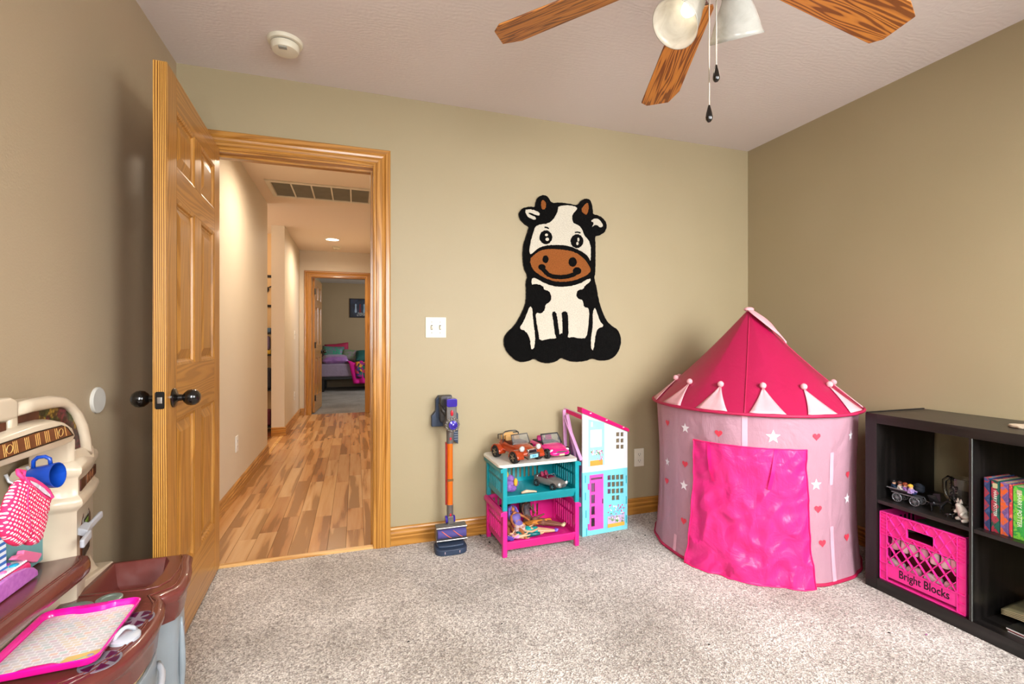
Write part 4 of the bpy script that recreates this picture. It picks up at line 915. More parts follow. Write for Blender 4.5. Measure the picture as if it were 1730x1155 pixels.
# ================================================================== PLAY TENT
TC = Vector((2.085, 2.105, 0)); TR, TZ, TA = .497, .772, 1.283
tent = thing('play_tent', 'round pink play tent with crimson cone roof and hot pink door flap', 'play tent', TC)
def cloth_mat(name, c, rough, transl, wr, alpha=0, ws=9, aniso=3.0, dst=.02, sheen=0):
    m, N, L, b = base_mat(name); v = coord(N, L); b.inputs['Base Color'].default_value = lin(c); b.inputs['Roughness'].default_value = rough
    n1 = noise(N, L, v, ws, 4, .6, 1.2); v2 = coord(N, L, (1, 1, .35)); n2 = noise(N, L, v2, ws*2.3, 3, .6, 2)
    p = bump(N, L, n1, wr, dst, b); p = bump(N, L, n2, wr*.7, dst*.6, b, p)
    vo = N.new('ShaderNodeTexVoronoi'); vo.feature = 'DISTANCE_TO_EDGE'; vo.inputs['Scale'].default_value = ws*1.1
    nv = N.new('ShaderNodeTexNoise'); nv.inputs['Scale'].default_value = 4; L.new(v, nv.inputs['Vector'])
    mx0 = N.new('ShaderNodeMixRGB'); mx0.inputs[0].default_value = .25; L.new(v, mx0.inputs[1]); L.new(nv.outputs['Color'], mx0.inputs[2]); L.new(mx0.outputs[0], vo.inputs['Vector'])
    mr = N.new('ShaderNodeMapRange'); L.new(vo.outputs['Distance'], mr.inputs[0]); mr.inputs[2].default_value = .10; bump(N, L, mr.outputs[0], wr*.5, dst*.25, b, p)
    b.inputs['Sheen Weight'].default_value = sheen
    last = b.outputs[0]
    if transl:
        tr = N.new('ShaderNodeBsdfTranslucent'); tr.inputs[0].default_value = lin(c); mx = N.new('ShaderNodeMixShader'); mx.inputs[0].default_value = transl
        L.new(last, mx.inputs[1]); L.new(tr.outputs[0], mx.inputs[2]); last = mx.outputs[0]
    if alpha:
        tp = N.new('ShaderNodeBsdfTransparent'); m2 = N.new('ShaderNodeMixShader'); m2.inputs[0].default_value = alpha
        L.new(last, m2.inputs[1]); L.new(tp.outputs[0], m2.inputs[2]); last = m2.outputs[0]
    L.new(last, N['Material Output'].inputs[0]); return m
M_TW = cloth_mat('sheer_pink_nylon', 'd8a6b6', .34, .30, .45, alpha=.16, ws=6)
M_TR = cloth_mat('crimson_nylon', 'ac1448', .40, .12, .14, ws=5)
M_TF = cloth_mat('hot_pink_satin', 'de2c7e', .33, .15, .38, ws=6, dst=.022)
M_TP = mat('pale_pink_fleece', 'e0a4aa', .75, bp=(60, .3, .004)); M_TT = mat('crimson_binding', 'b01848', .6)
M_HEART = mat('heart_red', 'd8384c', .6); M_STAR = mat('star_white', 'ece4e8', .5)
from mathutils import noise as mnoise
def wallr(a, z):
    f = z/TZ; w_ = mnoise.noise(Vector((math.cos(a)*2.4, math.sin(a)*2.4, z*1.6)))
    fold = math.sin(a*22+3*w_)*.0028*(1-f*.4)
    return TR-.012*math.sin(PI*f)-.004+fold+.006*w_*math.sin(PI*f)+.010*(1-f)**6
mb = MB(); mb.grid(lambda u, v: (wallr(2*PI*u, TZ*v+.004)*math.cos(2*PI*u), wallr(2*PI*u, TZ*v+.004)*math.sin(2*PI*u), TZ*v+.004), 220, 26)
mb.build('wall', M_TW, tent, smooth=True)
def roofpt(a, f, off=0):
    """f 0 at the ring, 1 at the apex; eight fabric gores sag between the seams"""
    sag = .022*math.sin(PI*f)*(.6+.4*abs(math.cos(4*a+.6)))
    r = (TR+.012)*(1-f)+.004; z = TZ+(TA-TZ)*f-sag*1.0
    n = Vector((math.cos(a)*.72, math.sin(a)*.72, .7))
    return Vector((r*math.cos(a), r*math.sin(a), z))+n*off
MB().grid(lambda u, v: roofpt(2*PI*u, v), 160, 24).build('roof', M_TR, tent, smooth=True)
MB().tube([roofpt(2*PI*i/90, 0, .002) for i in range(90)], .0075, 8, True).build('ring_binding', M_TT, tent, smooth=True)
MB().tube([(wallr(2*PI*i/90, .01)*math.cos(2*PI*i/90), wallr(2*PI*i/90, .01)*math.sin(2*PI*i/90), .0085) for i in range(90)], .008, 8, True).build('floor_binding', M_TT, tent, smooth=True)
def taz(px, R=TR):
    """azimuth on the tent cylinder seen at image column px"""
    d = ray(px, CY0); d = Vector((d.x, d.y)).normalized(); c = Vector((TC.x, TC.y)); b = d.dot(c); disc_ = R*R-(c.length_squared-b*b)
    tt = b-math.sqrt(max(0, disc_)); p = d*tt-c; return math.atan2(p.y, p.x), d*tt
for k in range(4):
    a = taz(1258)[0]+k*PI/2; MB().tube([roofpt(a, f/12, .001) for f in range(13)], .0032, 6).build('roof_seam', M_TT, tent, smooth=True)
# pale triangles with pompons
bases = [(1117, 1124), (1135, 1163), (1181, 1226), (1288, 1345), (1377, 1422), (1440, 1453)]
az = [((taz(a)[0]+taz(b)[0])/2) for a, b in bases]
step = 2*PI/13
azs = [az[2]+k*step for k in range(-7, 6)]
for i, a in enumerate(azs):
    hw_ = .150; n = 6
    pts = []; rows = 8
    def tp(u, v):
        f = .012+v*.225; return roofpt(a+(u-.5)*2*hw_*(1-v*.93), f, .005+.0015*math.sin(u*9+i))
    o = MB().grid(tp, 6, rows).build('triangle', M_TP, tent, smooth=True, thick=.002)
    MB().ell(roofpt(a, .255, .012), .0155, 12, 8).build('pompon', M_TP, o, smooth=True)
def stamp(name, px, py, poly, m, r):
    a, p2 = taz(px); dep = p2.x*_s+p2.y*_c; z = CZ+(CY0-py)/FPX*dep
    V = []
    for u, v in poly:
        aa = a+u*r/TR; zz = z+v*r; rr_ = wallr(aa, zz)+.0022; V.append((rr_*math.cos(aa), rr_*math.sin(aa), zz))
    c = Vector(((wallr(a, z)+.0024)*math.cos(a), (wallr(a, z)+.0024)*math.sin(a), z)); mb = MB(); cv = mb.bm.verts.new(c); vs = [mb.bm.verts.new(v) for v in V]
    for i in range(len(vs)): mb._f([cv, vs[i], vs[(i+1) % len(vs)]])
    mb.build(name, m, tent)
STAR = [((1 if i % 2 == 0 else .42)*math.sin(2*PI*i/10), (1 if i % 2 == 0 else .42)*math.cos(2*PI*i/10)) for i in range(10)]
HEART = [(.062*16*math.sin(t)**3, .062*(13*math.cos(t)-5*math.cos(2*t)-2*math.cos(3*t)-math.cos(4*t))) for t in [2*PI*i/24 for i in range(24)]]
for x, y, r in ((1307, 738, .033), (1156, 723, .028), (1440, 736, .028), (1124, 780, .024), (1152, 820, .028), (1383, 820, .028), (1436, 843, .028)): stamp('star', x, y, STAR, M_STAR, r)
for x, y in ((1213, 732), (1382, 738), (1125.5, 714), (1437, 802), (1154, 784), (1386, 861), (1153, 880), (1391, 918), (1434, 908), (1123, 812)): stamp('heart', x, y, HEART, M_HEART, .019)
for px, z0_, z1_ in ((1258, .55, TZ), (1409, .01, .26), (1409, .45, .60), (1140, .01, .10)):
    a = taz(px)[0]; w_ = .012
    MB().grid(lambda u, v: ((wallr(a+(u-.5)*w_/TR*2, z0_+(z1_-z0_)*v)+.002)*math.cos(a+(u-.5)*w_/TR*2), (wallr(a+(u-.5)*w_/TR*2, z0_+(z1_-z0_)*v)+.002)*math.sin(a+(u-.5)*w_/TR*2), z0_+(z1_-z0_)*v), 2, 10).build('seam_tape', mat('seam_pink', 'e0a8b8', .5), tent)
# poles inside the sheer wall
for k in range(4):
    a = taz(1409)[0]+k*PI/2; MB().tube([((TR-.02)*math.cos(a), (TR-.02)*math.sin(a), .01), ((TR-.02)*math.cos(a), (TR-.02)*math.sin(a), TZ), Vector((.01*math.cos(a), .01*math.sin(a), TA-.03))], .004, 6).build('pole', mat('white_pole', 'e8e2e0', .4), tent)
# door flap
a0, a1 = taz(1171)[0], taz(1363)[0]
if a1 < a0: a0, a1 = a1, a0
zt_ = CZ+(CY0-755)/FPX*(taz(1265)[1].x*_s+taz(1265)[1].y*_c)
def flap(u, v, off=0):
    z = .004+v*(zt_-.004); e = (1-v); a = a0+(a1-a0)*u
    a = a+(u-.5)*.10*e**1.5
    w1 = mnoise.noise(Vector((u*4, v*5, 3))); w2 = mnoise.noise(Vector((u*10+v*4, v*9-u*5, 7)))
    cr = abs(mnoise.noise(Vector((u*7-v*6, v*5+u*3, 1.5))))
    r = wallr(a, z)+.010+.012*e+.012*w1*(.3+e)+.005*w2+.018*(.3-cr)*(.3+e)+off
    return (r*math.cos(a), r*math.sin(a), max(.004, z-.010*e*(math.sin(PI*u))))
fl = MB().grid(flap, 90, 90).build('door_flap', M_TF, tent, smooth=True)
MB().tube([flap(0, i/30, .002) for i in range(31)], .003, 6).build('flap_hem', mat('hot_pink_tape', 'ff1f70', .5), fl, smooth=True)
MB().tube([flap(1, i/30, .002) for i in range(31)], .003, 6).build('flap_hem', mat('hot_pink_tape', 'ff1f70'), fl, smooth=True)
MB().tube([flap(i/40, 1, .002) for i in range(41)], .003, 6).build('flap_hem', mat('hot_pink_tape', 'ff1f70'), fl, smooth=True)
MB().tube([flap(i/40, 0, .002) for i in range(41)], .003, 6).build('flap_hem', mat('hot_pink_tape', 'ff1f70'), fl, smooth=True)
# two ties hanging from the top of the flap
for uu, k in ((.16, .05), (.74, -.06)):
    if flap(0, 1)[0] > flap(1, 1)[0]: uu = 1-uu; k = -k
    MB().grid(lambda u, v: flap(uu+(u-.5)*.032+k*(1-v)**1.2, 1-.30*(1-v), .006+.004*math.sin(5*v)), 2, 12).build('tie', mat('tie_pink', 'f01878', .35), fl, smooth=True)
# pale pennant cloth at the peak
pk = []
def pen(u, v):
    a = math.radians(-70); p = Vector((0, 0, TA+.012)).lerp(roofpt(a, .66, .020), v)
    sd = Vector((-math.sin(a), math.cos(a), 0)); w_ = .052*(math.sin(PI*min(1, v*1.1+.12))**.7 if v < .95 else .1)
    return p+sd*(u-.5)*2*w_+Vector((0, 0, .018*math.sin(PI*v)-.006*abs(u-.5)*4))
MB().grid(pen, 4, 14).build('pennant', M_TP, tent, smooth=True, thick=.002)
MB().ell((-.004, 0, TA+.004), (.030, .022, .013), 12, 8).build('peak_cap', M_TP, tent, smooth=True)

# ================================================================== BOOKCASE AND WHAT STANDS ON IT
KX, KY, KH, KD, KL = 2.217, 1.565, .786, .385, 1.47
bc = thing('bookcase', 'low black-brown open cube bookcase along the right wall', 'bookcase', (KX, KY, 0))
ft_ = .050; B_ = M_BLACKWOOD; BW2 = wood('black_brown_laminate_flat', '221e1c', '1a1615', '120f0e', 'Y', 1.5, rough=.36, coat=.1, rnd=False)
def bk(nm, x0, y0, z0, x1, y1, z1, m=B_, bev=.001): return MB().box(x0, y0, z0, x1, y1, z1).build(nm, m, bc, bevel=bev, seg=1)
bk('side_panel', 0, -ft_, .001, KD, 0, KH); bk('side_panel', 0, -KL, .001, KD, -KL+ft_, KH)
bk('top_panel', 0, -KL+ft_, KH-.042, KD, -ft_, KH, BW2); bk('bottom_panel', 0, -KL+ft_, .001, KD, -ft_, .052, BW2)
cell = (KL-2*ft_)/4
DV = [-.386-.0135, -.386-.0135-.348, -.386-.0135-.348-.333]
for y in DV: bk('divider', .002, y, .052, KD, y+.0135, KH-.042)
ys = [-ft_]+[y for y in DV]+[-KL+ft_]
for i in range(4): bk('shelf', .004, ys[i+1]+(.0135 if i < 3 else 0), .388, KD, ys[i]-(0 if i == 0 else 0), .404, BW2)
bk('front_edge_strip', -.0006, DV[0]+.0015, .052, .002, DV[0]+.0035, KH-.042, mat('worn_edge', '6f7470', .5), 0)
bk('side_lip', .004, -.010, KH, KD, 0, KH+.004, B_)
def BK(x, y, z): return (KX+x, KY+y, z)
# pale oval thing on top
t = thing('wooden_plaque', 'pale oval plaque lying on top of the bookcase', 'plaque', (2.40, 1.068, KH))
MB().lathe([(.001, .0), (.075, .0), (.080, .004), (.076, .009), (.001, .010)], 32, Matrix.Diagonal((.7, 1, 1, 1))).build('plaque', mat('pale_plaque', 'cdbfa8', .6, nz=(50, '9a7c64')), t, smooth='auto')
# pink crate: local x along +Y to -Y (width), y depth, front face at x=KX side
CW, CHh, CDp = .318, .302, .33
crate = thing('milk_crate', 'hot pink lattice milk crate lettered Bright Blocks in the lower left cube', 'crate', BK(.012, -.372, .0525))
M_CR = mat('crate_pink', 'f5329a', .35, coat=.15)
# local: y 0..CW is along the front, x into the shelf
def cb(nm, bars, m=M_CR):
    mb = MB()
    for b_ in bars: mb.box(*b_)
    return mb.build(nm, m, crate, bevel=.0008, seg=1)
zt_c = CHh
def cface(xf, s_, nm):
    """one lattice face: flat rails, corner ribs, diagonal lattice and a hand hole"""
    bars = [(xf, 0, 0, xf+s_*.008, CW, .006), (xf, 0, zt_c-.005, xf+s_*.012, CW, zt_c), (xf+s_*.003, .03, .02, xf+s_*.006, CW-.03, .078), (xf, 0, .075, xf+s_*.010, CW, .079)]
    for y in (0, .028, CW-.031, CW-.003): bars.append((xf, y, 0, xf+s_*.012, y+.003, zt_c))
    for y in (.003, CW-.028):
        bars.append((xf+s_*.007, y, 0, xf+s_*.009, y+.025, zt_c))
        for z in (.04, .14, .20, .215, .23, .245, .26, .275, .29): bars.append((xf, y, z, xf+s_*.009, y+.025, z+.003))
    zz0, zz1 = .079, zt_c-.005; hz0, hz1, hy0, hy1 = .222, .262, .11, .208
    bars += [(xf, hy0-.003, hz0-.003, xf+s_*.012, hy1+.003, hz0), (xf, hy0-.003, hz1, xf+s_*.012, hy1+.003, hz1+.003), (xf, hy0-.003, hz0, xf+s_*.012, hy0, hz1), (xf, hy1, hz0, xf+s_*.012, hy1+.003, hz1)]
    # solid web behind the upper lattice
    bars += [(xf+s_*.008, .031, .205, xf+s_*.0095, hy0, zz1), (xf+s_*.008, hy1, .205, xf+s_*.0095, CW-.031, zz1), (xf+s_*.008, hy0, hz1, xf+s_*.0095, hy1, zz1), (xf+s_*.008, hy0, .205, xf+s_*.0095, hy1, hz0), (xf, .031, .203, xf+s_*.008, CW-.031, .206)]
    cb(nm, bars)
    mb = MB(); st = .046
    def clip(y, z): return .031 <= y <= CW-.031 and zz0-.001 <= z <= zz1+.001
    for sg in (1, -1):
        k = -6
        while k < 14:
            y0 = .031+k*st; seg = []; n = 60
            for i in range(n+1):
                z = zz0+(zz1-zz0)*i/n; y = y0+sg*(z-zz0)*.78+(0 if sg > 0 else .046*1.7)
                inside = clip(y, z) and not (hy0-.002 < y < hy1+.002 and hz0-.002 < z < hz1+.002)
                if inside: seg.append((y, z))
                if (not inside or i == n) and len(seg) > 1:
                    mb.bar((xf+s_*.005, seg[0][0], seg[0][1]), (xf+s_*.005, seg[-1][0], seg[-1][1]), .0028, .010, (1, 0, 0)); seg = []
                elif not inside: seg = []
            k += 1
    mb.build('lattice', M_CR, crate)
cface(0, 1, 'front_frame'); cface(CDp, -1, 'back_frame')
for y0 in (0, CW-.006):
    mb = MB()
    mb.box(.008, y0, 0, CDp-.008, y0+.006, .08); mb.box(.008, y0, .20, CDp-.008, y0+.006, .225); mb.box(.008, y0, .27, CDp-.008, y0+.006, zt_c)
    for k in range(12): mb.box(.008+k*.0275, y0, .08, .012+k*.0275, y0+.006, .27)
    mb.box(.01, y0, .225, .10, y0+.006, .27); mb.box(CDp-.10, y0, .225, CDp-.01, y0+.006, .27); mb.build('side_frame', M_CR, crate)
MB().box(.01, .008, .003, CDp-.01, CW-.008, .007).build('bottom', M_CR, crate)
text_part('lettering', 'Bright Blocks', .047, mat('crate_ink', '0d0a0c', .6), crate, frame((0, -1, 0), (0, 0, 1), (-1, 0, 0), (.0025, CW/2-.012, .052)), bold=.0003, sx=.74)
for y in (.048, CW-.048): MB().cyl((.001, y, .045), (.0035, y, .045), .0035, n=10).build('rivet', M_CR, crate)
rr = random.Random(21)
def cw(x, y, z): return (crate.location.x+x, crate.location.y+y, crate.location.z+z)
MT = mat('white_tube_block', 'efe3de', .4); MT2 = mat('pink_tube_block', 'e9b9c4', .4)
for k in range(7):
    y = .047+k*.0375
    t = thing('toy_block', ('rightmost', 'sixth from left', 'fifth from left', 'fourth from left', 'third from left', 'second from left', 'leftmost')[k]+' cylinder block standing in the top row behind the crate lattice', 'toy block', cw(.032, y, .146), 0, 'white cylinder blocks in the crate')
    mb = MB(); mb.lathe([(.0135, -.0), (.0150, .004), (.0150, .044), (.0135, .048), (.009, .049)], 18, Matrix.Rotation(rr.uniform(-.15, .15), 4, 'X')); mb.build('block', MT if k % 3 else MT2, t, smooth='auto')
for r_ in range(2):
    for k in range(4):
        t = thing('toy_block', 'pale block lying in the %s row in the crate, %s' % (('bottom', 'middle')[r_], ('rightmost', 'second from right', 'second from left', 'leftmost')[k]), 'toy block', cw(.040, .060+k*.070, .030+r_*.045), 0, 'pale blocks in the crate bottom')
        MB().lathe([(.015, -.028), (.020, -.024), (.020, .024), (.015, .028)], 16, frame((1, 0, 0), (0, 0, 1), (0, 1, rr.uniform(-.2, .2)), (0, 0, 0))).build('block', MT2 if (k+r_) % 2 else MT, t, smooth='auto')
t = thing('block_packaging', 'crumpled grey and green packaging on top inside the pink crate', 'packaging', cw(.17, .17, .205))
MB().grid(lambda u, v: ((u-.5)*.26, (v-.5)*.26, .035+.03*mnoise.noise(Vector((u*3, v*3, 2)))), 14, 14).build('packaging', mat('packaging', '8e9890', .35, nz=(14, '4f7a45')), t, thick=.001)
t = thing('toy_box', 'dark red box of blocks filling the back of the pink crate', 'toy box', cw(.19, .16, .008))
MB().box(-.11, -.14, 0, .11, .14, .19).build('box', mat('dark_red_box', '6e1a2a', .6), t, bevel=.004)

# carriage with little riders
def PY(px, py, X): return atX(px, py, X)
cz = .4045
M_CAR = mat('carriage_black', '232326', .3, .5); M_SIL = mat('carriage_silver', '8d8f94', .3, .7)
cx, cy = 2.295, 1.430
car = thing('toy_carriage', 'small black four-wheeled toy carriage carrying riders on the upper shelf', 'toy carriage', (cx, cy, cz+.0026), math.radians(-84))
# local x forward (towards the viewer's right), y left
def cwheel(x, y, r):
    o = MB().tube([(x+r*math.cos(2*PI*i/24), y, r+r*math.sin(2*PI*i/24)) for i in range(24)], .0022, 6, True).build('wheel', M_SIL, car, smooth=True)
    mb = MB()
    for k in range(6): a = PI*k/6; mb.cyl((x-(r)*math.cos(a), y, r-(r)*math.sin(a)), (x+(r)*math.cos(a), y, r+(r)*math.sin(a)), .0011, n=5)
    mb.cyl((x, y-.004, r), (x, y+.004, r), .004, n=10); mb.build('spokes', M_SIL, o)
for x in (-.035, .030):
    for y in (-.026, .026): cwheel(x, y, .0175)
mb = MB(); mb.box(-.060, -.020, .034, .045, .020, .038); mb.bar((-.035, -.028, .0175), (-.035, .028, .0175), .003, .003); mb.bar((.030, -.028, .0175), (.030, .028, .0175), .003, .003); mb.bar((-.035, 0, .0175), (-.035, 0, .036), .005, .005); mb.bar((.03, 0, .0175), (.03, 0, .036), .005, .005); mb.build('chassis', M_SIL, car)
MB().loft([[(-.062, -.022, .040), (.020, -.022, .040), (.020, .022, .040), (-.062, .022, .040)], [(-.072, -.026, .056), (.022, -.026, .052), (.022, .026, .052), (-.072, .026, .056)]]).build('tub', M_CAR, car, bevel=.001)
MB().box(-.075, -.027, .052, .020, -.024, .056).build('rail', M_SIL, car); MB().bar((.045, 0, .030), (.105, 0, .018), .002, .002).build('shaft', M_SIL, car)
mb = MB(); rr = random.Random(6)
for k in range(8): mb.ell((rr.uniform(.000, .034), rr.uniform(.022, .036), rr.uniform(.046, .076)), (rr.uniform(.012, .018), .010, rr.uniform(.012, .017)), 10, 7)
mb.build('folded_hood', mat('hood_navy', '1d2430', .8), car, smooth=True)
for i, (x, y, sh, hr, sk) in enumerate(((-.056, -.006, '20334c', '0f0c0c', 'd9a88a'), (-.030, -.010, 'cfcbbf', '43261c', 'c98a74'), (-.008, -.014, '9a6db0', '8a3a1c', 'e0a88c'), (.016, -.022, 'b398cf', 'e2b63c', 'e8b494'))):
    lab = ('black-haired toy rider in navy at the rear of the carriage', 'brown-haired toy rider in white in the carriage', 'red-haired toy rider in purple in the carriage', 'blond toy rider in lilac at the front of the carriage')[i]
    r = thing('toy_figure', lab, 'toy figure', car.matrix_basis @ Vector((x, y, .0495)), math.radians(-84)); r.scale = (1.4,)*3
    MB().loft([[(-.0065, -.008, 0), (.0065, -.008, 0), (.0065, .008, 0), (-.0065, .008, 0)], [(-.0045, -.006, .014), (.0045, -.006, .014), (.0045, .006, .014), (-.0045, .006, .014)]]).build('torso', mat('shirt_'+sh, sh, .5), r, bevel=.001)
    for s_ in (-1, 1):
        MB().tube([(0, s_*.008, .012), (.006, s_*.010, .006), (.012, s_*.008, .006)], .0022, 6).build('arm', mat('shirt_'+sh, sh), r, smooth=True)
        MB().box(.0, s_*.004-.003, .0, .012, s_*.004+.003, .005).build('leg', mat('figure_trousers', ('2a2a30', 'c9c4b0', 'c0562a', '2c3a66')[i], .5) if False else mat('trousers_%s' % sh, ('2a2a30', 'b9a860', 'c0562a', '2c3a66')[i], .5), r)
    MB().cyl((0, 0, .014), (0, 0, .024), .0052, n=14).build('head', mat('face_'+sk, sk, .5), r, smooth='auto', bevel=.001)
    MB().ell((-.0012, 0, .0225), (.0068, .0072, .0058), 12, 8).build('hair', mat('figurehair_'+hr, hr, .5), r, smooth=True)
# dragging creature in front of the carriage
def creature(name, label, loc, rz, m, S, wing=False):
    t = thing(name, label, 'figurine', loc, rz)
    V = [(0, 0, .34), (.14, 0, .36), (.24, 0, .44), (.32, 0, .56), (.40, 0, .54), (.47, 0, .48), (-.16, 0, .33), (-.27, 0, .30), (-.36, 0, .18)]
    R_ = [.085, .08, .05, .042, .045, .02, .075, .022, .01]; E_ = [(0, 1), (1, 2), (2, 3), (3, 4), (4, 5), (0, 6), (6, 7), (7, 8)]
    for x, s_, kx in ((.15, 1, .02), (.15, -1, -.03), (-.16, 1, -.05), (-.16, -1, .02)):
        i = len(V); a = 1 if x > 0 else 6
        V += [(x, s_*.06, .26), (x+kx, s_*.065, .14), (x+kx*.3, s_*.065, .02)]; R_ += [.036, .022, .022]; E_ += [(a, i), (i, i+1), (i+1, i+2)]
    skin_obj('body', [(x*S, y*S, z*S) for x, y, z in V], E_, [r*S for r in R_], m, t)
    for s_ in (-1, 1):
        MB().prism([(-.01*S, .60*S), (.01*S, .68*S), (.03*S, .60*S)], s_*.02*S, s_*.035*S, lambda u, v, q: (u+.34*S, q, v)).build('ear', m, t)
        if wing: MB().sheet([(.10*S, s_*.05*S, .42*S), (.02*S, s_*.18*S, .72*S), (-.22*S, s_*.22*S, .66*S), (-.20*S, s_*.08*S, .42*S)]).build('wing', m, t, thick=.002)
    return t
creature('toy_horse', 'glossy black winged toy horse harnessed in front of the carriage', (2.280, 1.318, cz), math.radians(-84), M_CAR, .105, True)
creature('toy_dog', 'tiny black glass figurine near the edge of the upper shelf', (2.255, 1.258, cz), math.radians(-70), mat('glossy_black', '101012', .1, coat=1), .050)
# white seated figurine beside the divider
t = thing('white_figurine', 'chalk white seated creature figurine against the shelf divider', 'figurine', (2.258, 1.216, cz), math.radians(150)); t.scale = (1.35,)*3
skin_obj('body', [(0, 0, .016), (.004, 0, .034), (.010, 0, .048), (.018, 0, .054), (-.006, .012, .010), (.014, .012, .006), (.006, .012, .034), (.016, .012, .022), (-.006, -.012, .010), (.014, -.012, .006), (.006, -.012, .034), (.016, -.012, .024)],
         [(0, 1), (1, 2), (2, 3), (0, 4), (4, 5), (1, 6), (6, 7), (0, 8), (8, 9), (1, 10), (10, 11)], [.013, .011, .009, .006, .007, .005, .005, .004, .007, .005, .005, .004], mat('chalk_white', 'd8d0c4', .6, bp=(300, .4, .002)), t)
for s_ in (-1, 1): MB().prism([(0, 0), (.004, .012), (.008, 0)], s_*.004, s_*.008, lambda u, v, q: (u+.006, q, v+.056)).build('ear', mat('chalk_white', 'd8d0c4'), t)
# glass mug
GL = mat('mug_glass', 'f2f5f4', .03, trans=1, nz=False, ior=1.47)
mug = thing('glass_mug', 'clear glass mug with a leaf-patterned side on the upper shelf', 'mug', (2.375, 1.280, cz+.001), math.radians(75))
MB().lathe([(.001, .003), (.034, .0), (.038, .004), (.036, .018), (.037, .030), (.040, .142), (.0375, .143), (.034, .032), (.030, .026), (.001, .024)], 32).build('body', GL, mug, smooth='auto')
MB().tube([(.037, 0, .125), (.062, 0, .130), (.080, 0, .112), (.080, 0, .080), (.072, 0, .052), (.056, 0, .036), (.036, 0, .032)], [.007, .008, .0085, .008, .008, .007, .006], 12).build('handle', GL, mug, smooth=True)
mb = MB(); rr = random.Random(4)
for k in range(26):
    a = rr.uniform(.4, 1.9); z = rr.uniform(.050, .115); mb.ell((.0385*math.cos(a), .0385*math.sin(a), z), (.005, .005, .007), 8, 5)
mb.build('relief', GL, mug, smooth=True)
# books: x from front inwards, spine faces -x
def spine_mat(name, c1, c2, c3, sc, kind='diamond'):
    m, N, L, b = base_mat(name); v = coord(N, L, (1, 1, 1)); b.inputs['Roughness'].default_value = .35
    t_ = N.new('ShaderNodeTexChecker'); t_.inputs['Scale'].default_value = sc
    mp = N.new('ShaderNodeMapping'); mp.inputs['Rotation'].default_value = (math.radians(45), 0, 0); mp.inputs['Scale'].default_value = (.001, 1, .72); L.new(v, mp.inputs[0]); L.new(mp.outputs[0], t_.inputs['Vector'])
    t_.inputs['Color1'].default_value = lin(c1); t_.inputs['Color2'].default_value = lin(c2)
    n = noise(N, L, v, 45, 3, .6, 1.5)
    r = N.new('ShaderNodeMath'); r.operation = 'GREATER_THAN'; L.new(n, r.inputs[0]); r.inputs[1].default_value = .56
    mx = N.new('ShaderNodeMixRGB'); L.new(r.outputs[0], mx.inputs[0]); L.new(t_.outputs[0], mx.inputs[1]); mx.inputs[2].default_value = lin(c3)
    L.new(mx.outputs[0], b.inputs['Base Color']); return m
M_PAGE = mat('book_pages', 'cbb896', .8, nz=(200, 'a8946e'))
bk_specs = [(1.1500, 1.1325, .196, .150, spine_mat('spine_navy', '23365e', '9e2f3c', '33507c', 42), 'navy and red patterned hardback, first on the upper shelf', None),
            (1.1290, 1.1045, .193, .155, spine_mat('spine_darkgreen', '135a4b', 'a32a3e', '0e4438', 40), 'dark green and red hardback with white title, second on the shelf', 'HARRY POTTER'),
            (1.1025, 1.0785, .191, .150, spine_mat('spine_purple', '64497e', 'cf5a26', '7c5c92', 36), 'purple and orange patterned hardback, third on the shelf', None),
            (1.0775, 1.0680, .190, .148, spine_mat('spine_redblue', 'c23a3e', '2e4468', 'd9765a', 30), 'thin red and blue paperback squeezed before the green book', None),
            (1.0665, 1.0310, .188, .152, spine_mat('spine_green', '2f9a3e', '6fb93a', '278a3a', 26), 'bright green hardback with triangle pattern and white title', 'HARRY POTTER')]
for y1, y0_, hh, dd, sm, lab, ttl in bk_specs:
    wd_ = y1-y0_-.0008; t = thing('book', lab, 'book', (2.252, y0_, cz), 0, 'books on the upper shelf')
    mb = MB(); mb.box(0, 0, 0, .003, wd_, hh); mb.box(.003, 0, 0, dd, .0022, hh); mb.box(.003, wd_-.0022, 0, dd, wd_, hh); mb.build('cover', sm, t, bevel=.0006, seg=1)
    MB().box(.004, .0024, .003, dd-.003, wd_-.0024, hh-.003).build('pages', M_PAGE, t)
    if ttl:
        text_part('title', ttl, .0135 if wd_ < .03 else .017, mat('title_white', 'e8e6da', .5), t, frame((0, 0, -1), (0, -1, 0), (-1, 0, 0), (-.0006, wd_/2, hh*.56)), .0003)
        MB().prism(rrect(-.007, -.009, .007, .009, .002), -.0008, 0, lambda u, v, q: (q, wd_/2+u, hh-.020+v)).build('emblem', mat('title_gold', 'b9b48a', .5), t)
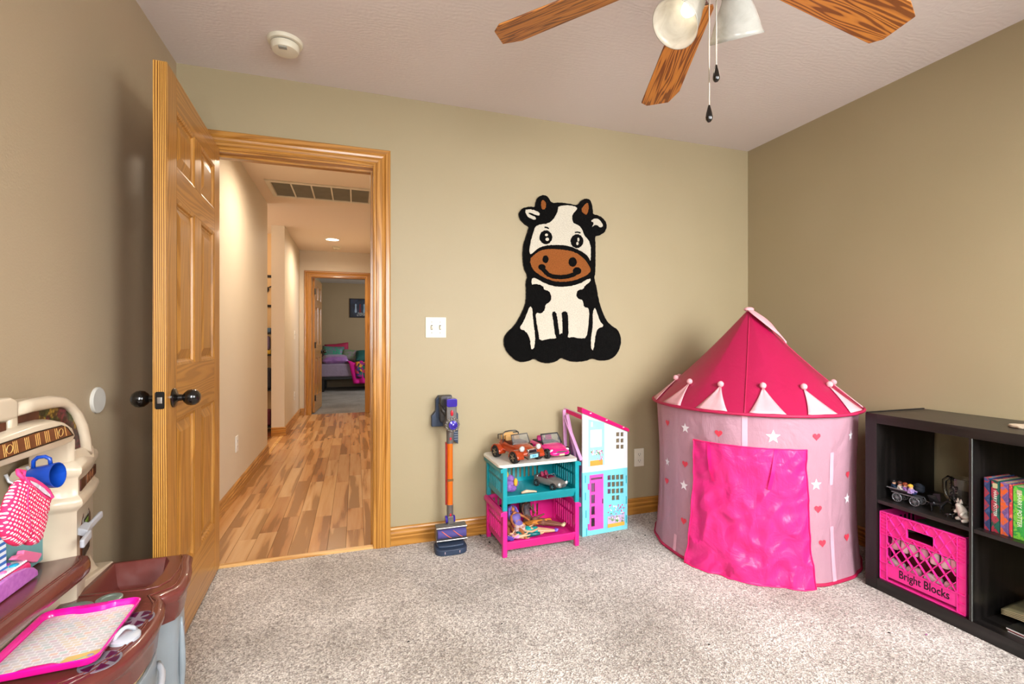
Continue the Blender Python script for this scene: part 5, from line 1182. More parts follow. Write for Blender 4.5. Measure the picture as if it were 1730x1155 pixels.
# papers in the lower right cube
rr = random.Random(2)
bz = .0535
pile_spec = [((2.262, .985, 0), .31, .22, .006, 'e8e6e2', 'white-edged black notebook at the bottom of the stack'), ((2.262, .985, .0065), .30, .215, .004, 'd2505a', 'red-edged notebook in the stack of the lower cube'),
             ((2.258, .988, .011), .30, .215, .007, 'efeeea', 'black-covered white notebook on top of the stack')]
for i, ((x, y, z), dd, ww, th_, ec, lab) in enumerate(pile_spec):
    t = thing('notebook', lab, 'notebook', (x, y+.10, bz+z), 0, 'notebooks in the lower cube')
    MB().box(0, -ww, 0, dd, 0, th_*.75).build('pages', mat('edge_'+ec, ec, .6), t); MB().box(-.001, -ww-.001, th_*.76, dd, .001, th_).build('cover', mat('notebook_black', '15191a', .4), t)
for i in range(4):
    z0 = bz+.020+i*.0055; r_ = math.radians(-4+3*i)
    t = thing('magazine', ('old curled magazine at the bottom of the pile on the notebooks', 'curled magazine second from the bottom of the pile', 'curled magazine second from the top of the pile', 'dark curled magazine on top of the pile')[i], 'magazine', (2.335, 1.140, z0), r_, 'curled magazines in the lower cube')
    def mg(u, v, off=0): return (.0+.20*u, -.16*v, .010*abs(math.sin(PI*v*.9+.3))+.002*math.sin(5*u)+off)
    MB().grid(lambda u, v: mg(u, v), 6, 12).build('pages', mat('old_paper', 'c9b48c', .7), t, smooth=True, thick=.003)
    MB().grid(lambda u, v: mg(u, v, .0022), 6, 12).build('cover', mat('magazine_cover', '5d5a4c', .35, nz=(25, '8f8560')), t, smooth=True, thick=.0006)
t = thing('leather_ball', 'brown rounded leather item at the right of the lower cube', 'toy', (2.268, 1.002, bz+.018))
MB().ell((0, 0, .024), (.030, .030, .024), 20, 12).build('ball', mat('brown_leather', '8a4a34', .5, bp=(200, .3, .002)), t, smooth=True)

# ================================================================== FAR BEDROOM
bx0, by0 = -.73, 10.85
bed = thing('bed', 'single bed with lilac mattress on a black frame in the far bedroom', 'bed', (bx0, by0, 0))
mb = MB(); mb.box(0, 0, .26, 1.95, .98, .31); mb.build('frame', M_DARK, bed, bevel=.004)
for x, y in ((.04, .03), (.95, .03), (1.88, .03), (.04, .92), (1.88, .92)): MB().box(x, y, 0, x+.055, y+.05, .26).build('leg', M_DARK, bed)
MB().box(0, 0, .31, 1.95, .98, .60).build('mattress', mat('lilac_sheet', '8f7f94', .85, bp=(12, .4, .02)), bed, bevel=.05, seg=4)
def pillow(label, loc, rot, sx, sy, sz, m):
    t = thing('pillow', label, 'pillow', loc, rot=rot)
    def f(u, v, s_):
        x, y = 2*u-1, 2*v-1; h = ((1-x**4)*(1-y**4))**.5; return (x*sx*(1-.06*(1-abs(y))), y*sy*(1-.06*(1-abs(x))), s_*sz*h+.004*mnoise.noise(Vector((x*3, y*3, s_))))
    mb = MB(); mb.grid(lambda u, v: f(u, v, 1), 14, 14); mb.grid(lambda u, v: f(u, v, -1), 14, 14); bmesh.ops.remove_doubles(mb.bm, verts=mb.bm.verts, dist=.0008)
    mb.build('pillow', m, t, smooth=True)
pillow('shiny purple pillow at the front of the far bed', (-.42, 11.02, .69), (.2, 0, .1), .27, .19, .085, mat('satin_purple', '7d4f8a', .3, nz=(7, '9a6aa8'), sheen=.3))
pillow('mermaid-green sequin pillow standing at the head of the far bed', (-.47, 11.36, .80), (1.15, .05, .1), .23, .18, .07, mat('sequin_green', '2f9c78', .3, .3, nz=(22, '8a5a8c')))
pillow('red cushion behind the green sequin pillow on the far bed', (-.40, 11.52, .86), (1.2, -.1, .0), .26, .18, .06, mat('berry_red', 'a8264c', .7))
pillow('grey striped pillow in the middle of the far bed', (-.10, 11.32, .75), (.9, .1, -.2), .22, .16, .075, mat('dusty_mauve', '8d7a86', .7, nz=(16, '5e8a4a')))
pillow('dark teal pillow at the right of the far bed', (.24, 11.20, .74), (.5, 0, .05), .25, .19, .10, mat('dark_teal', '1c5a55', .7))
t = thing('blanket', 'magenta blanket draped over the edge of the far bed', 'blanket', (-.10, 10.84, 0))
def blk(u, v):
    s_ = v*.95; x = -.14+.30*u+.20*v+.012*math.sin(u*9)
    if s_ < .5: return (x-.02, .5-s_-.02, .625+.02*math.sin(u*7+2*v))
    q = s_-.5; return (x, -.025-.02*math.sin(u*11)*q*2, .615-q*1.0)
MB().grid(blk, 16, 26).build('cloth', mat('magenta_fleece', 'cf0a86', .8, bp=(30, .4, .01)), t, smooth=True, thick=.012)
t = thing('patchwork_cover', 'multicoloured sequin bed cover hanging at the right of the far bed', 'bed cover', (.12, 10.83, 0))
def cov(u, v):
    s_ = v*1.1; x = -.10+.9*u+.02*math.sin(v*6)
    return (x, .75-s_-.0, .625+.008*math.sin(u*30)) if s_ < .77 else (x, -.035-.012*math.sin(u*30), .615-(s_-.77))
def patch_mat():
    m, N, L, b = base_mat('sequin_patchwork'); v = coord(N, L); vo = N.new('ShaderNodeTexVoronoi'); vo.inputs['Scale'].default_value = 16; L.new(v, vo.inputs['Vector'])
    g = N.new('ShaderNodeSeparateColor'); L.new(vo.outputs['Color'], g.inputs[0])
    L.new(ramp(N, L, g.outputs[0], [(0, '2a1838'), (.25, '8a1a6e'), (.45, '1a6a5c'), (.62, 'd08a2a'), (.78, '3a2a7a'), (.9, 'c03a5c')], 'CONSTANT'), b.inputs['Base Color'])
    b.inputs['Roughness'].default_value = .35; return m
MB().grid(cov, 20, 26).build('cloth', patch_mat(), t, smooth=True, thick=.01)
t = thing('poster', 'small dark framed poster of two pale figures on the far bedroom wall', 'poster', (.105, 11.9, 1.85))
MB().box(-.24, -.02, -.215, .24, 0, .235).build('frame', mat('poster_frame', '1b1720', .5), t, bevel=.003)
def poster_mat():
    m, N, L, b = base_mat('poster_print'); v = coord(N, L); n = noise(N, L, v, 7, 3)
    L.new(ramp(N, L, n, [(.35, '10141f'), (.55, '22324a'), (.7, '3a2a3a')]), b.inputs['Base Color']); b.inputs['Roughness'].default_value = .4; return m
MB().box(-.215, -.0225, -.19, .215, -.02, .215).build('print', poster_mat(), t)
for x, c in ((-.10, 'a9c0d4'), (.0, '7a2a30'), (.09, '8fb4cc')):
    MB().prism(smoothpoly([(x-.03, -.10), (x-.012, .03), (x-.02, .09), (x, .12), (x+.02, .09), (x+.012, .03), (x+.03, -.10)], 1), -.0245, -.0225, fY).build('printed_figure', mat('printed_'+c, c, .5), t)
for z, s_ in ((-.115, 'FEARLESS'), (-.155, 'by NATURE')): text_part('printed_line', s_, .052, mat('title_white', 'e8e6da'), t, frame((1, 0, 0), (0, 0, 1), (0, -1, 0), (.03, -.0235, z)), .0005, sx=.8)

# ================================================================== SIDE BAY OF THE HALL: rack with hanging things
rk = thing('storage_rack', 'black metal rack glimpsed in the side bay off the hallway', 'rack', (-1.56, 6.32, 0))
for x in (0, .60):
    for y in (0, .22): MB().box(x, y, 0, x+.02, y+.02, 1.62).build('post', M_DARK, rk)
for z in (.06, .50, .92, 1.18): MB().box(0, 0, z, .62, .24, z+.018).build('shelf', M_DARK, rk)
t = thing('black_picture', 'black framed line picture hung above the rack in the side bay', 'picture', (-1.135, 6.60, 1.72))
mb = MB(); mb.box(-.2, -.02, .17, .2, 0, .20); mb.box(-.2, -.02, -.2, .2, 0, -.17); mb.box(-.2, -.02, -.17, -.17, 0, .17); mb.box(.17, -.02, -.17, .2, 0, .17); mb.build('frame', M_DARK, t)
mb = MB(); mb.bar((-.17, -.01, -.1), (.17, -.01, .08), .02, .01); mb.ell((.02, -.01, .02), (.09, .008, .06), 12, 6); mb.build('silhouette', M_DARK, t)
for i, (x, z, c, sz_, lab) in enumerate(((.42, .0785, '5a2030', (.18, .10, .20), 'dark red bag on the bottom shelf of the bay rack'), (.42, .5185, '2c2a33', (.18, .10, .26), 'charcoal bag on the middle shelf of the bay rack'), (.40, .9385, 'c9a23a', (.20, .10, .05), 'yellow folded cloth on the bay rack'), (.42, .9895, '7a6a8a', (.16, .09, .17), 'lilac garment bundle on the bay rack'), (.30, 1.1985, '4d6a88', (.30, .10, .06), 'blue folded cloth on the top of the bay rack'))):
    t = thing('folded_cloth' if 'cloth' in lab else 'bag', lab, 'cloth' if 'cloth' in lab else 'bag', (-1.56+x, 6.33, z))
    MB().box(0, 0, 0, sz_[0], sz_[1], sz_[2]).build('bundle', mat('bundle_'+c, c, .8, bp=(20, .5, .02)), t, bevel=min(sz_)*.35, seg=3)

# ================================================================== TOY KITCHEN
KS = 1.031
def K(x, y, z): return Vector((x*KS, y*KS, CZ+(z-CZ)*KS))
def KXp(px, py, X):   # pixel on the plane x = X (before scaling)
    r = ray(px, py); t_ = X/r.x; return r.y*t_, CZ+r.z*t_
kit = thing('toy_kitchen', 'cream and brown plastic play kitchen along the left wall', 'toy kitchen', (-.60, 1.0, 0))
M_KC = mat('kitchen_cream', 'd4c4ab', .32, coat=.25); M_KB = mat('kitchen_brown', '68302a', .27, coat=.35, bp=(300, .06, .001)); M_KT = mat('kitchen_tan', 'c6ab84', .4)
M_KG = mat('kitchen_grey', '8e979c', .32, coat=.2); M_KL = mat('kitchen_light_grey', 'b9bcc2', .35); M_KD = mat('kitchen_deep_brown', '3c1a12', .35, nz=(30, '5a2e1e'))
def kb(mb, name, m, parent=None, **kw): return mb.build(name, m, parent or kit, world=True, **kw)
def kprism(name, poly, x0, x1, m, parent=None, **kw):
    """polygon given in (y, z) extruded along x"""
    return kb(MB().prism(poly, x0, x1, lambda u, v, q: K(q, u, v)), name, m, parent, **kw)
Y0 = .42     # near end, outside the frame
def zworld(z): return CZ+(z-CZ)*KS
# ---- counter outline (x, y) clockwise; top z .47
OUT = [(-.700, Y0), (-.700, 1.690), (-.482, 1.685), (-.466, 1.665), (-.457, 1.62), (-.441, 1.57), (-.432, 1.52), (-.430, 1.475), (-.436, 1.447), (-.466, 1.424), (-.449, 1.395), (-.434, 1.34), (-.4285, 1.28), (-.432, 1.22), (-.446, 1.165), (-.472, 1.12), (-.50, 1.09), (-.52, 1.06), (-.53, 1.0), (-.53, Y0)]
def inset(poly, d):
    n = len(poly); R = []
    ar = sum(poly[i][0]*poly[(i+1) % n][1]-poly[(i+1) % n][0]*poly[i][1] for i in range(n)); sg = 1 if ar > 0 else -1
    for i in range(n):
        a, b, c = Vector(poly[i-1]), Vector(poly[i]), Vector(poly[(i+1) % n])
        e1 = (b-a).normalized(); e2 = (c-b).normalized(); n1 = Vector((-e1.y, e1.x))*sg; n2 = Vector((-e2.y, e2.x))*sg
        nn = (n1+n2); nn = nn.normalized() if nn.length > .01 else n1; k = 1/max(.5, nn.dot(n1)); R.append(tuple(b+nn*d*k))
    return R
OUTs = OUT[:2]+OUT[2:]
prof = [(.030, .390), (.014, .388), (.010, .425), (.007, .437), (.005, .440), (.005, .447), (.001, .449), (0, .455), (0, .461), (.003, .466), (.008, .470), (.014, .471)]
mb = MB(); mb.loft([[K(x, y, z) for x, y in inset(OUTs, d)] for d, z in prof], False)
kb(mb, 'counter_rim', M_KB, smooth='auto')
# counter top with the sink opening cut in
SK = [(-.662, 1.492), (-.664, 1.668), (-.535, 1.672), (-.518, 1.640), (-.508, 1.56), (-.512, 1.500), (-.522, 1.485)]
def fill_loops(loops, z, name, m, parent=None, th=0):
    bm = bmesh.new(); es = []
    for p in loops:
        V = [bm.verts.new(K(x, y, z)) for x, y in p]; es += [bm.edges.new((V[i], V[(i+1) % len(V)])) for i in range(len(V))]
    bmesh.ops.triangle_fill(bm, use_beauty=True, use_dissolve=True, edges=es)
    o = MB(); o.bm.free(); o.bm = bm; return kb(o, name, m, parent)
fill_loops([inset(OUTs, .014), SK], .471, 'counter_top', M_KB)
mb = MB(); lo = inset(SK, .018)
mb.loft([[K(x, y, .471) for x, y in SK], [K(x, y, .468) for x, y in inset(SK, .003)], [K(x, y, .412) for x, y in inset(SK, .014)], [K(x, y, .402) for x, y in inset(SK, .024)]], False)
mb.sheet([K(x, y, .402) for x, y in inset(SK, .024)])
kb(mb, 'sink_basin', M_KB, smooth='auto')
def ridge(pts, z, r=.0028, name='moulded_ridge', m=None, closed=False): return kb(MB().tube([K(x, y, z) for x, y in pts], r, 6, closed), name, m or M_KB, smooth=True)
ridge(inset(OUTs, .024)[2:17], .4712, .0026)
ridge([(-.50, 1.672), (-.482, 1.62), (-.474, 1.56), (-.476, 1.505), (-.492, 1.478), (-.520, 1.470), (-.60, 1.478), (-.675, 1.480)], .4712, .0026)
ridge([(-.50, 1.435), (-.470, 1.40), (-.462, 1.35), (-.458, 1.29), (-.461, 1.23), (-.475, 1.18), (-.50, 1.14), (-.54, 1.115)], .4712, .0024)
# burners: two grey-green plates at the back, two printed purple burners in front, and a knob between
for x, y, r in ((-.640, 1.405, .040), (-.583, 1.440, .028)):
    M = Matrix.Translation(K(x, y, .471)); kb(MB().lathe([(r, 0), (r, .004), (r-.004, .006), (r*.6, .005), (r*.55, .003), (.001, .003)], 28, M), 'burner_plate', mat('burner_grey_green', '7d8a80', .3, .2), smooth='auto')
for x, y in ((-.482, 1.318), (-.488, 1.168)):
    M = Matrix.Translation(K(x, y, .471)); b_ = kb(MB().lathe([(.036, 0), (.036, .0015), (.001, .0015)], 28, M), 'printed_burner', mat('burner_silver', '8c8790', .35, .3))
    for k in range(6):
        a = 2*PI*k/6; P_ = [(x+(.031*math.cos(a+t)), y+.031*math.sin(a+t)) for t in (-.36, -.12, .12, .36)]+[(x+.010*math.cos(a), y+.010*math.sin(a))]
        kb(MB().prism(P_, .4726, .4736, lambda u, v, q: K(u, v, q)), 'purple_segment', mat('burner_purple', '4a0f35', .3), b_)
M = Matrix.Translation(K(-.475, 1.242, .471)); kn = kb(MB().lathe([(.029, 0), (.029, .006), (.025, .009), (.001, .009)], 28, M), 'stove_knob', M_KL, smooth='auto')
kb(MB().tube([K(-.475+q*.022*math.cos(.9), 1.242+q*.022*math.sin(.9), .479+.016*(1-q*q)) for q in (-1, -.7, -.3, 0, .3, .7, 1)], .0048, 8), 'knob_grip', M_KL, kn, smooth=True)
# ---- cabinet body under the counter
CB = inset(OUTs, .026)
CB2 = [p for i, p in enumerate(CB)]
kb(MB().loft([[Vector((K(x, y, 0).x, K(x, y, 0).y, z)) for x, y in CB2] for z in (.002, zworld(.388))]), 'cabinet_body', M_KT)
def face_panel(name, ya, yb, z0, z1, off, th, m, parent=None, xoff=0, n=10, **kw):
    """panel that follows the bowed cabinet front between two y positions"""
    front = inset(OUTs, .026)[2:17]
    def fx(y):
        for (xa, y1), (xb, y2) in zip(front[:-1], front[1:]):
            if y2 <= y <= y1: k = (y1-y)/(y1-y2+1e-9); return xa+(xb-xa)*k
        return front[-1][0]
    def g(u, v, o): y = ya+(yb-ya)*u; return Vector((K(fx(y)+o, y, 0).x, K(0, y, 0).y, z0+(z1-z0)*v))
    mb = MB(); lo_ = [[g(i/n, v, off) for i in range(n+1)]+[g(1-i/n, v, off+th) for i in range(n+1)] for v in (0, 1)]
    return kb(mb.loft(lo_), name, m, parent, **kw), g
door_, g_ = face_panel('sink_door', 1.425, 1.590, .03, .375, 0, .008, M_KG, bevel=.003)
kb(MB().tube([g_(.50-.10*math.sin(PI*v), .25+.66*v, 0.008+.007*math.sin(PI*v)) for v in [i/12 for i in range(13)]], [.003+.005*math.sin(PI*i/12) for i in range(13)], 10), 'door_handle', M_KG, door_, smooth=True)
face_panel('printed_towel', 1.535, 1.572, .12, .30, .0082, .001, mat('towel_print', 'b9a9ad', .6, nz=(28, '5c4f58')), door_)
od, g2 = face_panel('oven_door', 1.150, 1.370, .03, .345, 0, .010, M_KG, bevel=.003)
kb(MB().tube([g2(u, .88, .012+.022*math.sin(PI*u)) for u in [i/12 for i in range(13)]], .007, 10), 'door_handle', M_KL, od, smooth=True)
face_panel('oven_window', 1.190, 1.330, .10, .25, .0102, .001, mat('oven_print', '6a3b28', .2, nz=(22, 'a8643a')), od)
# ---- back wall strip, shelf, tower, arch
kprism('back_panel', [(Y0, .40), (1.60, .40), (1.62, .455), (1.655, .47), (1.63, .488), (1.60, .53), (1.58, .56), (Y0, .56)], -.735, -.688, M_KC, bevel=.006)
kprism('foot_ledge', [(1.50, .455), (1.680, .458), (1.692, .466), (1.682, .474), (1.60, .482), (1.50, .492)], -.722, -.672, M_KC, bevel=.005)
kprism('moulded_strip', [(Y0, .50), (1.46, .505), (1.46, .525), (Y0, .520)], -.69, -.676, M_KC, bevel=.005)
SH_ = [(-.735, Y0), (-.735, 1.44), (-.690, 1.448), (-.650, 1.462), (-.628, 1.452), (-.614, 1.425), (-.610, 1.38), (-.622, 1.1), (-.628, Y0)]
mb = MB(); mb.loft([[K(x, y, z) for x, y in inset(SH_, d)] for d, z in ((.010, .548), (.003, .553), (0, .562), (0, .576), (.004, .584), (.009, .586))]); kb(mb, 'shelf', M_KB, smooth='auto')
for d in (.016, .022): ridge(inset(SH_, d)[4:8], .5865, .0013)
kprism('shelf_splashback', [(Y0, .585), (1.44, .585), (1.44, .640), (1.40, .648), (Y0, .648)], -.748, -.730, M_KB, bevel=.004)
# tower footprint; stations (z, outward swell)
def tower(z, d, ext=0):
    P_ = [(-.760, 1.440), (-.705, 1.449), (-.668, 1.458), (-.660, 1.466), (-.672, 1.530), (-.690, 1.600), (-.706, 1.650), (-.760, 1.655)]
    return [K(x, y, z) for x, y in inset(P_, -d)]
tw = MB().loft([tower(z, d) for z, d in ((.47, 0), (.690, 0), (.697, .004), (.703, .010), (.712, .013), (.722, .011), (.728, .006), (.732, .003), (.775, .003), (.780, .006), (.786, .010), (.797, .011), (.806, .008), (.812, .002), (.816, .0), (.818, -.004))])
kb(tw, 'tower', M_KC, smooth='auto')
def twf(u, z, d=0):
    """point on the tower's window face: u 0 at its near edge, 1 at the far edge"""
    a, b = Vector((-.6615, 1.468)), Vector((-.706, 1.650)); n = Vector((.971, .238)); p = a.lerp(b, u)+n*(.003+d)
    return K(p.x, p.y, z)
def tpan(name, pts, d0, d1, m, parent=None, **kw): return kb(MB().prism(pts, d0, d1, lambda u, v, q: twf(u, v, q)), name, m, parent, **kw)
tpan('inlay_strip', [(.04, .738), (.98, .742), (.98, .768), (.04, .766)], .0, .0045, M_KD)
for k in (.40, .56, .72): tpan('inlay_diamond', [(k-.055, .754), (k, .742), (k+.055, .754), (k, .766)], .0045, .006, mat('inlay_tan', '8a5a3c', .4))
wf = tpan('wall_phone_print', smoothpoly([(.12, .540), (.12, .668), (.70, .672), (.70, .575), (.45, .530), (.2, .525)], 1), -.003, .001, M_KD)
tpan('print_screen', [(.22, .625), (.60, .628), (.60, .660), (.22, .657)], .001, .002, mat('print_silver', '9a9488', .4), wf)
tpan('print_display', [(.28, .631), (.54, .633), (.54, .654), (.28, .652)], .002, .003, mat('print_dark', '14140f', .4), wf)
tpan('print_leaf', [(.34, .636), (.48, .637), (.48, .649), (.34, .648)], .003, .004, mat('print_green', '8aa84a', .4), wf)
tpan('print_door', [(.22, .552), (.62, .560), (.62, .600), (.22, .598)], .001, .002, mat('print_smoke', '57504c', .3, nz=(30, '2c2420')), wf)
# grey tap: hub with two levers
f1 = KXp(140, 883, -.655); f2 = KXp(172, 877, -.650)
def lever(a, b, w0, w1): return MB().bar(K(*a), K(*b), w0, w1)
kb(MB().loft([[K(-.664, 1.475, .628), K(-.668, 1.520, .632), K(-.668, 1.520, .648), K(-.664, 1.475, .646)], [K(-.640, 1.470, .622), K(-.648, 1.510, .628), K(-.648, 1.510, .646), K(-.640, 1.470, .640)]]), 'tap_body', M_KL, bevel=.003)
kb(lever((-.655, 1.505, .634), (-.662, 1.590, .642), .010, .018), 'tap_lever', M_KL, bevel=.004)
kb(lever((-.632, 1.425, .622), (-.640, 1.480, .628), .010, .022), 'tap_lever', M_KL, bevel=.004)
# arch: rounded cream frame with a fruit print behind a beam
XPL, XFR = -.680, -.666
qo = [KXp(*p, XFR) for p in ((20, 686), (60, 673), (90, 668), (112, 669), (128, 679), (142, 696), (152, 717), (157, 742), (158.5, 768))]
qi = [KXp(*p, XFR) for p in ((20, 707), (60, 696), (90, 690), (111, 687), (120, 690), (131, 701), (139, 718), (144, 736), (146, 754))]
po = [KXp(*p, XPL) for p in ((-40, 704), (20, 686), (60, 675), (90, 670), (112, 672), (126, 682), (139, 698), (148, 718), (153, 742), (154, 768), (126, 776), (118, 742), (60, 757), (-40, 786))]
kprism('arch_back', po, -.730, -.680, M_KC, bevel=.003)
mb = MB(); rg = []
for a, b in zip(qi, qo):
    rg.append([K(XFR-.016+dx_*.48, a[0]+(b[0]-a[0])*k, a[1]+(b[1]-a[1])*k) for k, dx_ in ((-.02, .0), (.02, .024), (.18, .034), (.5, .038), (.82, .034), (.98, .022), (1.02, 0))])
kb(mb.loft(rg), 'arch_frame', M_KC, smooth=True)
kb(MB().loft([[K(x, y, z) for x, y in ((-.745, 1.443), (-.705, 1.450), (-.672, 1.459), (-.664, 1.470), (-.690, 1.495), (-.745, 1.495))] for z in (.80, .872)]), 'tower_head', M_KC, bevel=.005)
kprism('arch_sill', [KXp(*p, -.672) for p in ((126, 760), (147, 753), (158, 752), (160, 772), (129, 783))], -.745, -.672, M_KC, bevel=.003)
kprism('arch_frame_left', [(Y0, .956), (1.256, .956), (1.256, .994), (1.235, 1.002), (Y0, 1.002)], -.705, -.662, M_KC, bevel=.008, seg=3)
kprism('arch_post', [(1.225, .90), (1.262, .90), (1.258, .99), (1.238, .99)], -.702, -.664, M_KC, bevel=.008, seg=3)
def fruit_mat():
    m, N, L, b = base_mat('fruit_print'); v = coord(N, L); b.inputs['Roughness'].default_value = .3
    vo = N.new('ShaderNodeTexVoronoi'); vo.inputs['Scale'].default_value = 26; L.new(v, vo.inputs['Vector']); g = N.new('ShaderNodeSeparateColor'); L.new(vo.outputs['Color'], g.inputs[0])
    c = ramp(N, L, g.outputs[0], [(0, '5a1f22'), (.22, '4f5a22'), (.40, '7a2434'), (.58, '6a3a1c'), (.72, 'a8842c'), (.86, '3c4a1e')], 'CONSTANT')
    vo2 = N.new('ShaderNodeTexVoronoi'); vo2.inputs['Scale'].default_value = 110; L.new(v, vo2.inputs['Vector'])
    sh = ramp(N, L, vo2.outputs['Distance'], [(0, 'ffffff'), (.7, '5a4a40')]); mx = N.new('ShaderNodeMixRGB'); mx.blend_type = 'MULTIPLY'; mx.inputs[0].default_value = 1; L.new(c, mx.inputs[1]); L.new(sh, mx.inputs[2])
    L.new(mx.outputs[0], b.inputs['Base Color']); return m
kprism('fruit_print', [KXp(*p, -.6785) for p in ((66, 712), (66, 690), (90, 685), (112, 682), (124, 685), (135, 697), (143, 716), (148, 736), (149, 757), (126, 763), (119, 738), (100, 712))], -.681, -.6785, fruit_mat())
kprism('wood_print', [KXp(*p, -.6785) for p in ((30, 722), (30, 697), (66, 690), (66, 712))], -.681, -.6785, M_KD)
kprism('wood_print', [(1.10, .90), (1.10, .955), (1.215, .955), (1.215, .90)], -.701, -.664+.003, M_KD)
# beam with the book-spine print; rounded nose at its far end
BXF = -.640
bq = lambda L_: [KXp(*p, BXF) for p in L_]
beam = [(Y0, KXp(-40, 752, BXF)[1])]+bq([(-40, 752), (0, 737), (60, 716), (95, 707), (114, 711), (127, 722), (132, 736), (127, 747), (110, 755), (60, 772), (0, 793), (-40, 806)])
beam.append((Y0, beam[-1][1]))
mb = MB(); cy_ = (beam[4][1]+beam[-4][1])/2; ye = 1.30
mb.loft([[K(x, u if u < .6 else (u-1.2)*s1+1.2, (v-cy_)*s2+cy_) for u, v in beam] for x, s1, s2 in ((-.700, 1, 1.0), (-.662, 1, 1.0), (-.650, .985, .95), (-.642, .955, .86), (-.640, .93, .78))])
kb(mb, 'beam', M_KC, smooth='auto')
kprism('beam_shelf', [(Y0, .945), (1.30, .941), (1.33, .934), (1.30, .924), (Y0, .924)], -.705, -.672, M_KC, bevel=.006)
def stp(pts, x0, x1, nm, m, parent=None): return kb(MB().prism(pts, x0, x1, lambda u, v, q: K(q, u, v)), nm, m, parent)
pb = bq([(-40, 766), (0, 749), (60, 729), (103, 718), (113, 721), (124, 735), (110, 740), (60, 757), (0, 778), (-40, 790)])
s0 = stp(pb, BXF-.001, BXF+.0012, 'print_border', mat('print_black', '15100e', .3))
bm_ = mat('book_spine_print', '7a4426', .3, coat=.3, nz=(26, '5c2f1a'))
pi_ = bq([(-40, 768.5), (0, 751), (60, 731), (103, 720), (111, 722.5), (120, 734), (109, 737.5), (60, 754.5), (0, 775.5), (-40, 787)])
s1_ = stp(pi_, BXF+.0012, BXF+.0019, 'book_spine_print', bm_, s0)
gold = mat('print_gold', 'd8a860', .35)
def bz_(px, f):   # point of the print at column px, f 0 bottom .. 1 top
    tp_y = 751-(px)*.318 if px < 60 else 731-(px-60)*.256; bt_y = 775.5-px*.35
    return KXp(px, bt_y+(tp_y-bt_y)*f, BXF)
for px in (3, 6, 20, 23, 26, 40, 43, 46, 58, 61, 64, 74, 77, 80, 91, 94, 108):
    a_, b_ = bz_(px+2.5, .06), bz_(px-.5, .94); kb(MB().bar(K(BXF+.0022, *a_), K(BXF+.0022, *b_), .0012, .0008, (1, 0, 0)), 'gold_band', gold, s0)
for px in (14, 101):
    c_ = bz_(px, .5); kb(MB().tube([K(BXF+.0022, c_[0]+.0085*math.cos(a), c_[1]+.0085*math.sin(a)) for a in [2*PI*i/20 for i in range(20)]], .0007, 5, True), 'gold_circle', gold, s0)
# hooks
for y in (KXp(38, 792, -.60)[0], KXp(72, 780, -.60)[0]):
    kb(MB().tube([K(-.625, y, .866), K(-.620, y, .852), K(-.606, y, .843), K(-.592, y, .845), K(-.588, y, .853)], .0028, 8), 'hook', mat('hook_grey', 'aeb0b2', .3, .5), smooth=True)

# ---- things on the play kitchen
tpts = {'a': KXp(38, 800, -.585), }
mug2 = thing('toy_mug', 'blue plastic toy mug hanging from the play kitchen hook', 'mug', K(-.585, *KXp(75, 805, -.585)))
ax = (Vector((_c, -_s, 0))*.975+Vector((_s, _c, 0))*.22+Vector((0, 0, .10))).normalized(); up_ = (Vector((0, 0, 1))-ax*ax.z).normalized()
M_BL = mat('mug_blue', '103f9c', .3, coat=.3)
MM = frame(up_, ax.cross(up_), ax, (0, 0, 0)); hL = .0235
MB().lathe([(.001, -hL), (.019, -hL), (.0215, -hL+.004), (.0255, hL), (.0242, hL), (.020, -hL+.006), (.001, -hL+.005)], 28, MM).build('cup', M_BL, mug2, smooth='auto')
MB().tube([MM @ Vector((r, 0, z)) for r, z in ((.021, -.017), (.035, -.015), (.041, -.007), (.041, .005), (.035, .013), (.024, .013))], .0038, 8).build('handle', M_BL, mug2, smooth=True)
# oven mitt: outline read on a plane, puffed both ways
def dots_mat():
    m, N, L, b = base_mat('polka_dot_cloth'); t_ = N.new('ShaderNodeTexCoord'); mp = N.new('ShaderNodeMapping'); mp.inputs['Rotation'].default_value = (math.radians(38), 0, 0); mp.inputs['Scale'].default_value = (0, 1, 1)
    L.new(t_.outputs['Object'], mp.inputs[0]); vo = N.new('ShaderNodeTexVoronoi'); vo.inputs['Scale'].default_value = 150; vo.inputs['Randomness'].default_value = .15; L.new(mp.outputs[0], vo.inputs['Vector'])
    g = N.new('ShaderNodeMath'); g.operation = 'LESS_THAN'; g.inputs[1].default_value = .30; L.new(vo.outputs['Distance'], g.inputs[0])
    mx = N.new('ShaderNodeMixRGB'); L.new(g.outputs[0], mx.inputs[0]); mx.inputs[1].default_value = lin('e0225c'); mx.inputs[2].default_value = lin('f4ecee')
    L.new(mx.outputs[0], b.inputs['Base Color']); b.inputs['Roughness'].default_value = .8; bump(N, L, noise(N, L, coord(N, L), 60, 2), .4, .004, b); return m
mx_ = -.575; mo = K(mx_, *KXp(42, 860, mx_))
mitt = thing('oven_mitt', 'pink polka-dot toy oven mitt hanging from the play kitchen hook', 'oven mitt', mo)
def mp_(px, py): y, z = KXp(px, py, mx_); return K(mx_, y, z)-mo
outl = [(34, 808), (44, 812), (58, 822), (72, 832), (80, 842), (78, 856), (75, 872), (70, 890), (67, 908), (60, 919), (50, 922), (43, 917), (39, 909), (36, 918), (28, 924), (14, 917), (4, 905), (1, 890), (4, 868), (10, 845), (18, 828), (26, 814)]
outl = smoothpoly(outl, 1); P3 = [mp_(*p) for p in outl]; cen = Vector((0, sum(p.y for p in P3)/len(P3), sum(p.z for p in P3)/len(P3)))
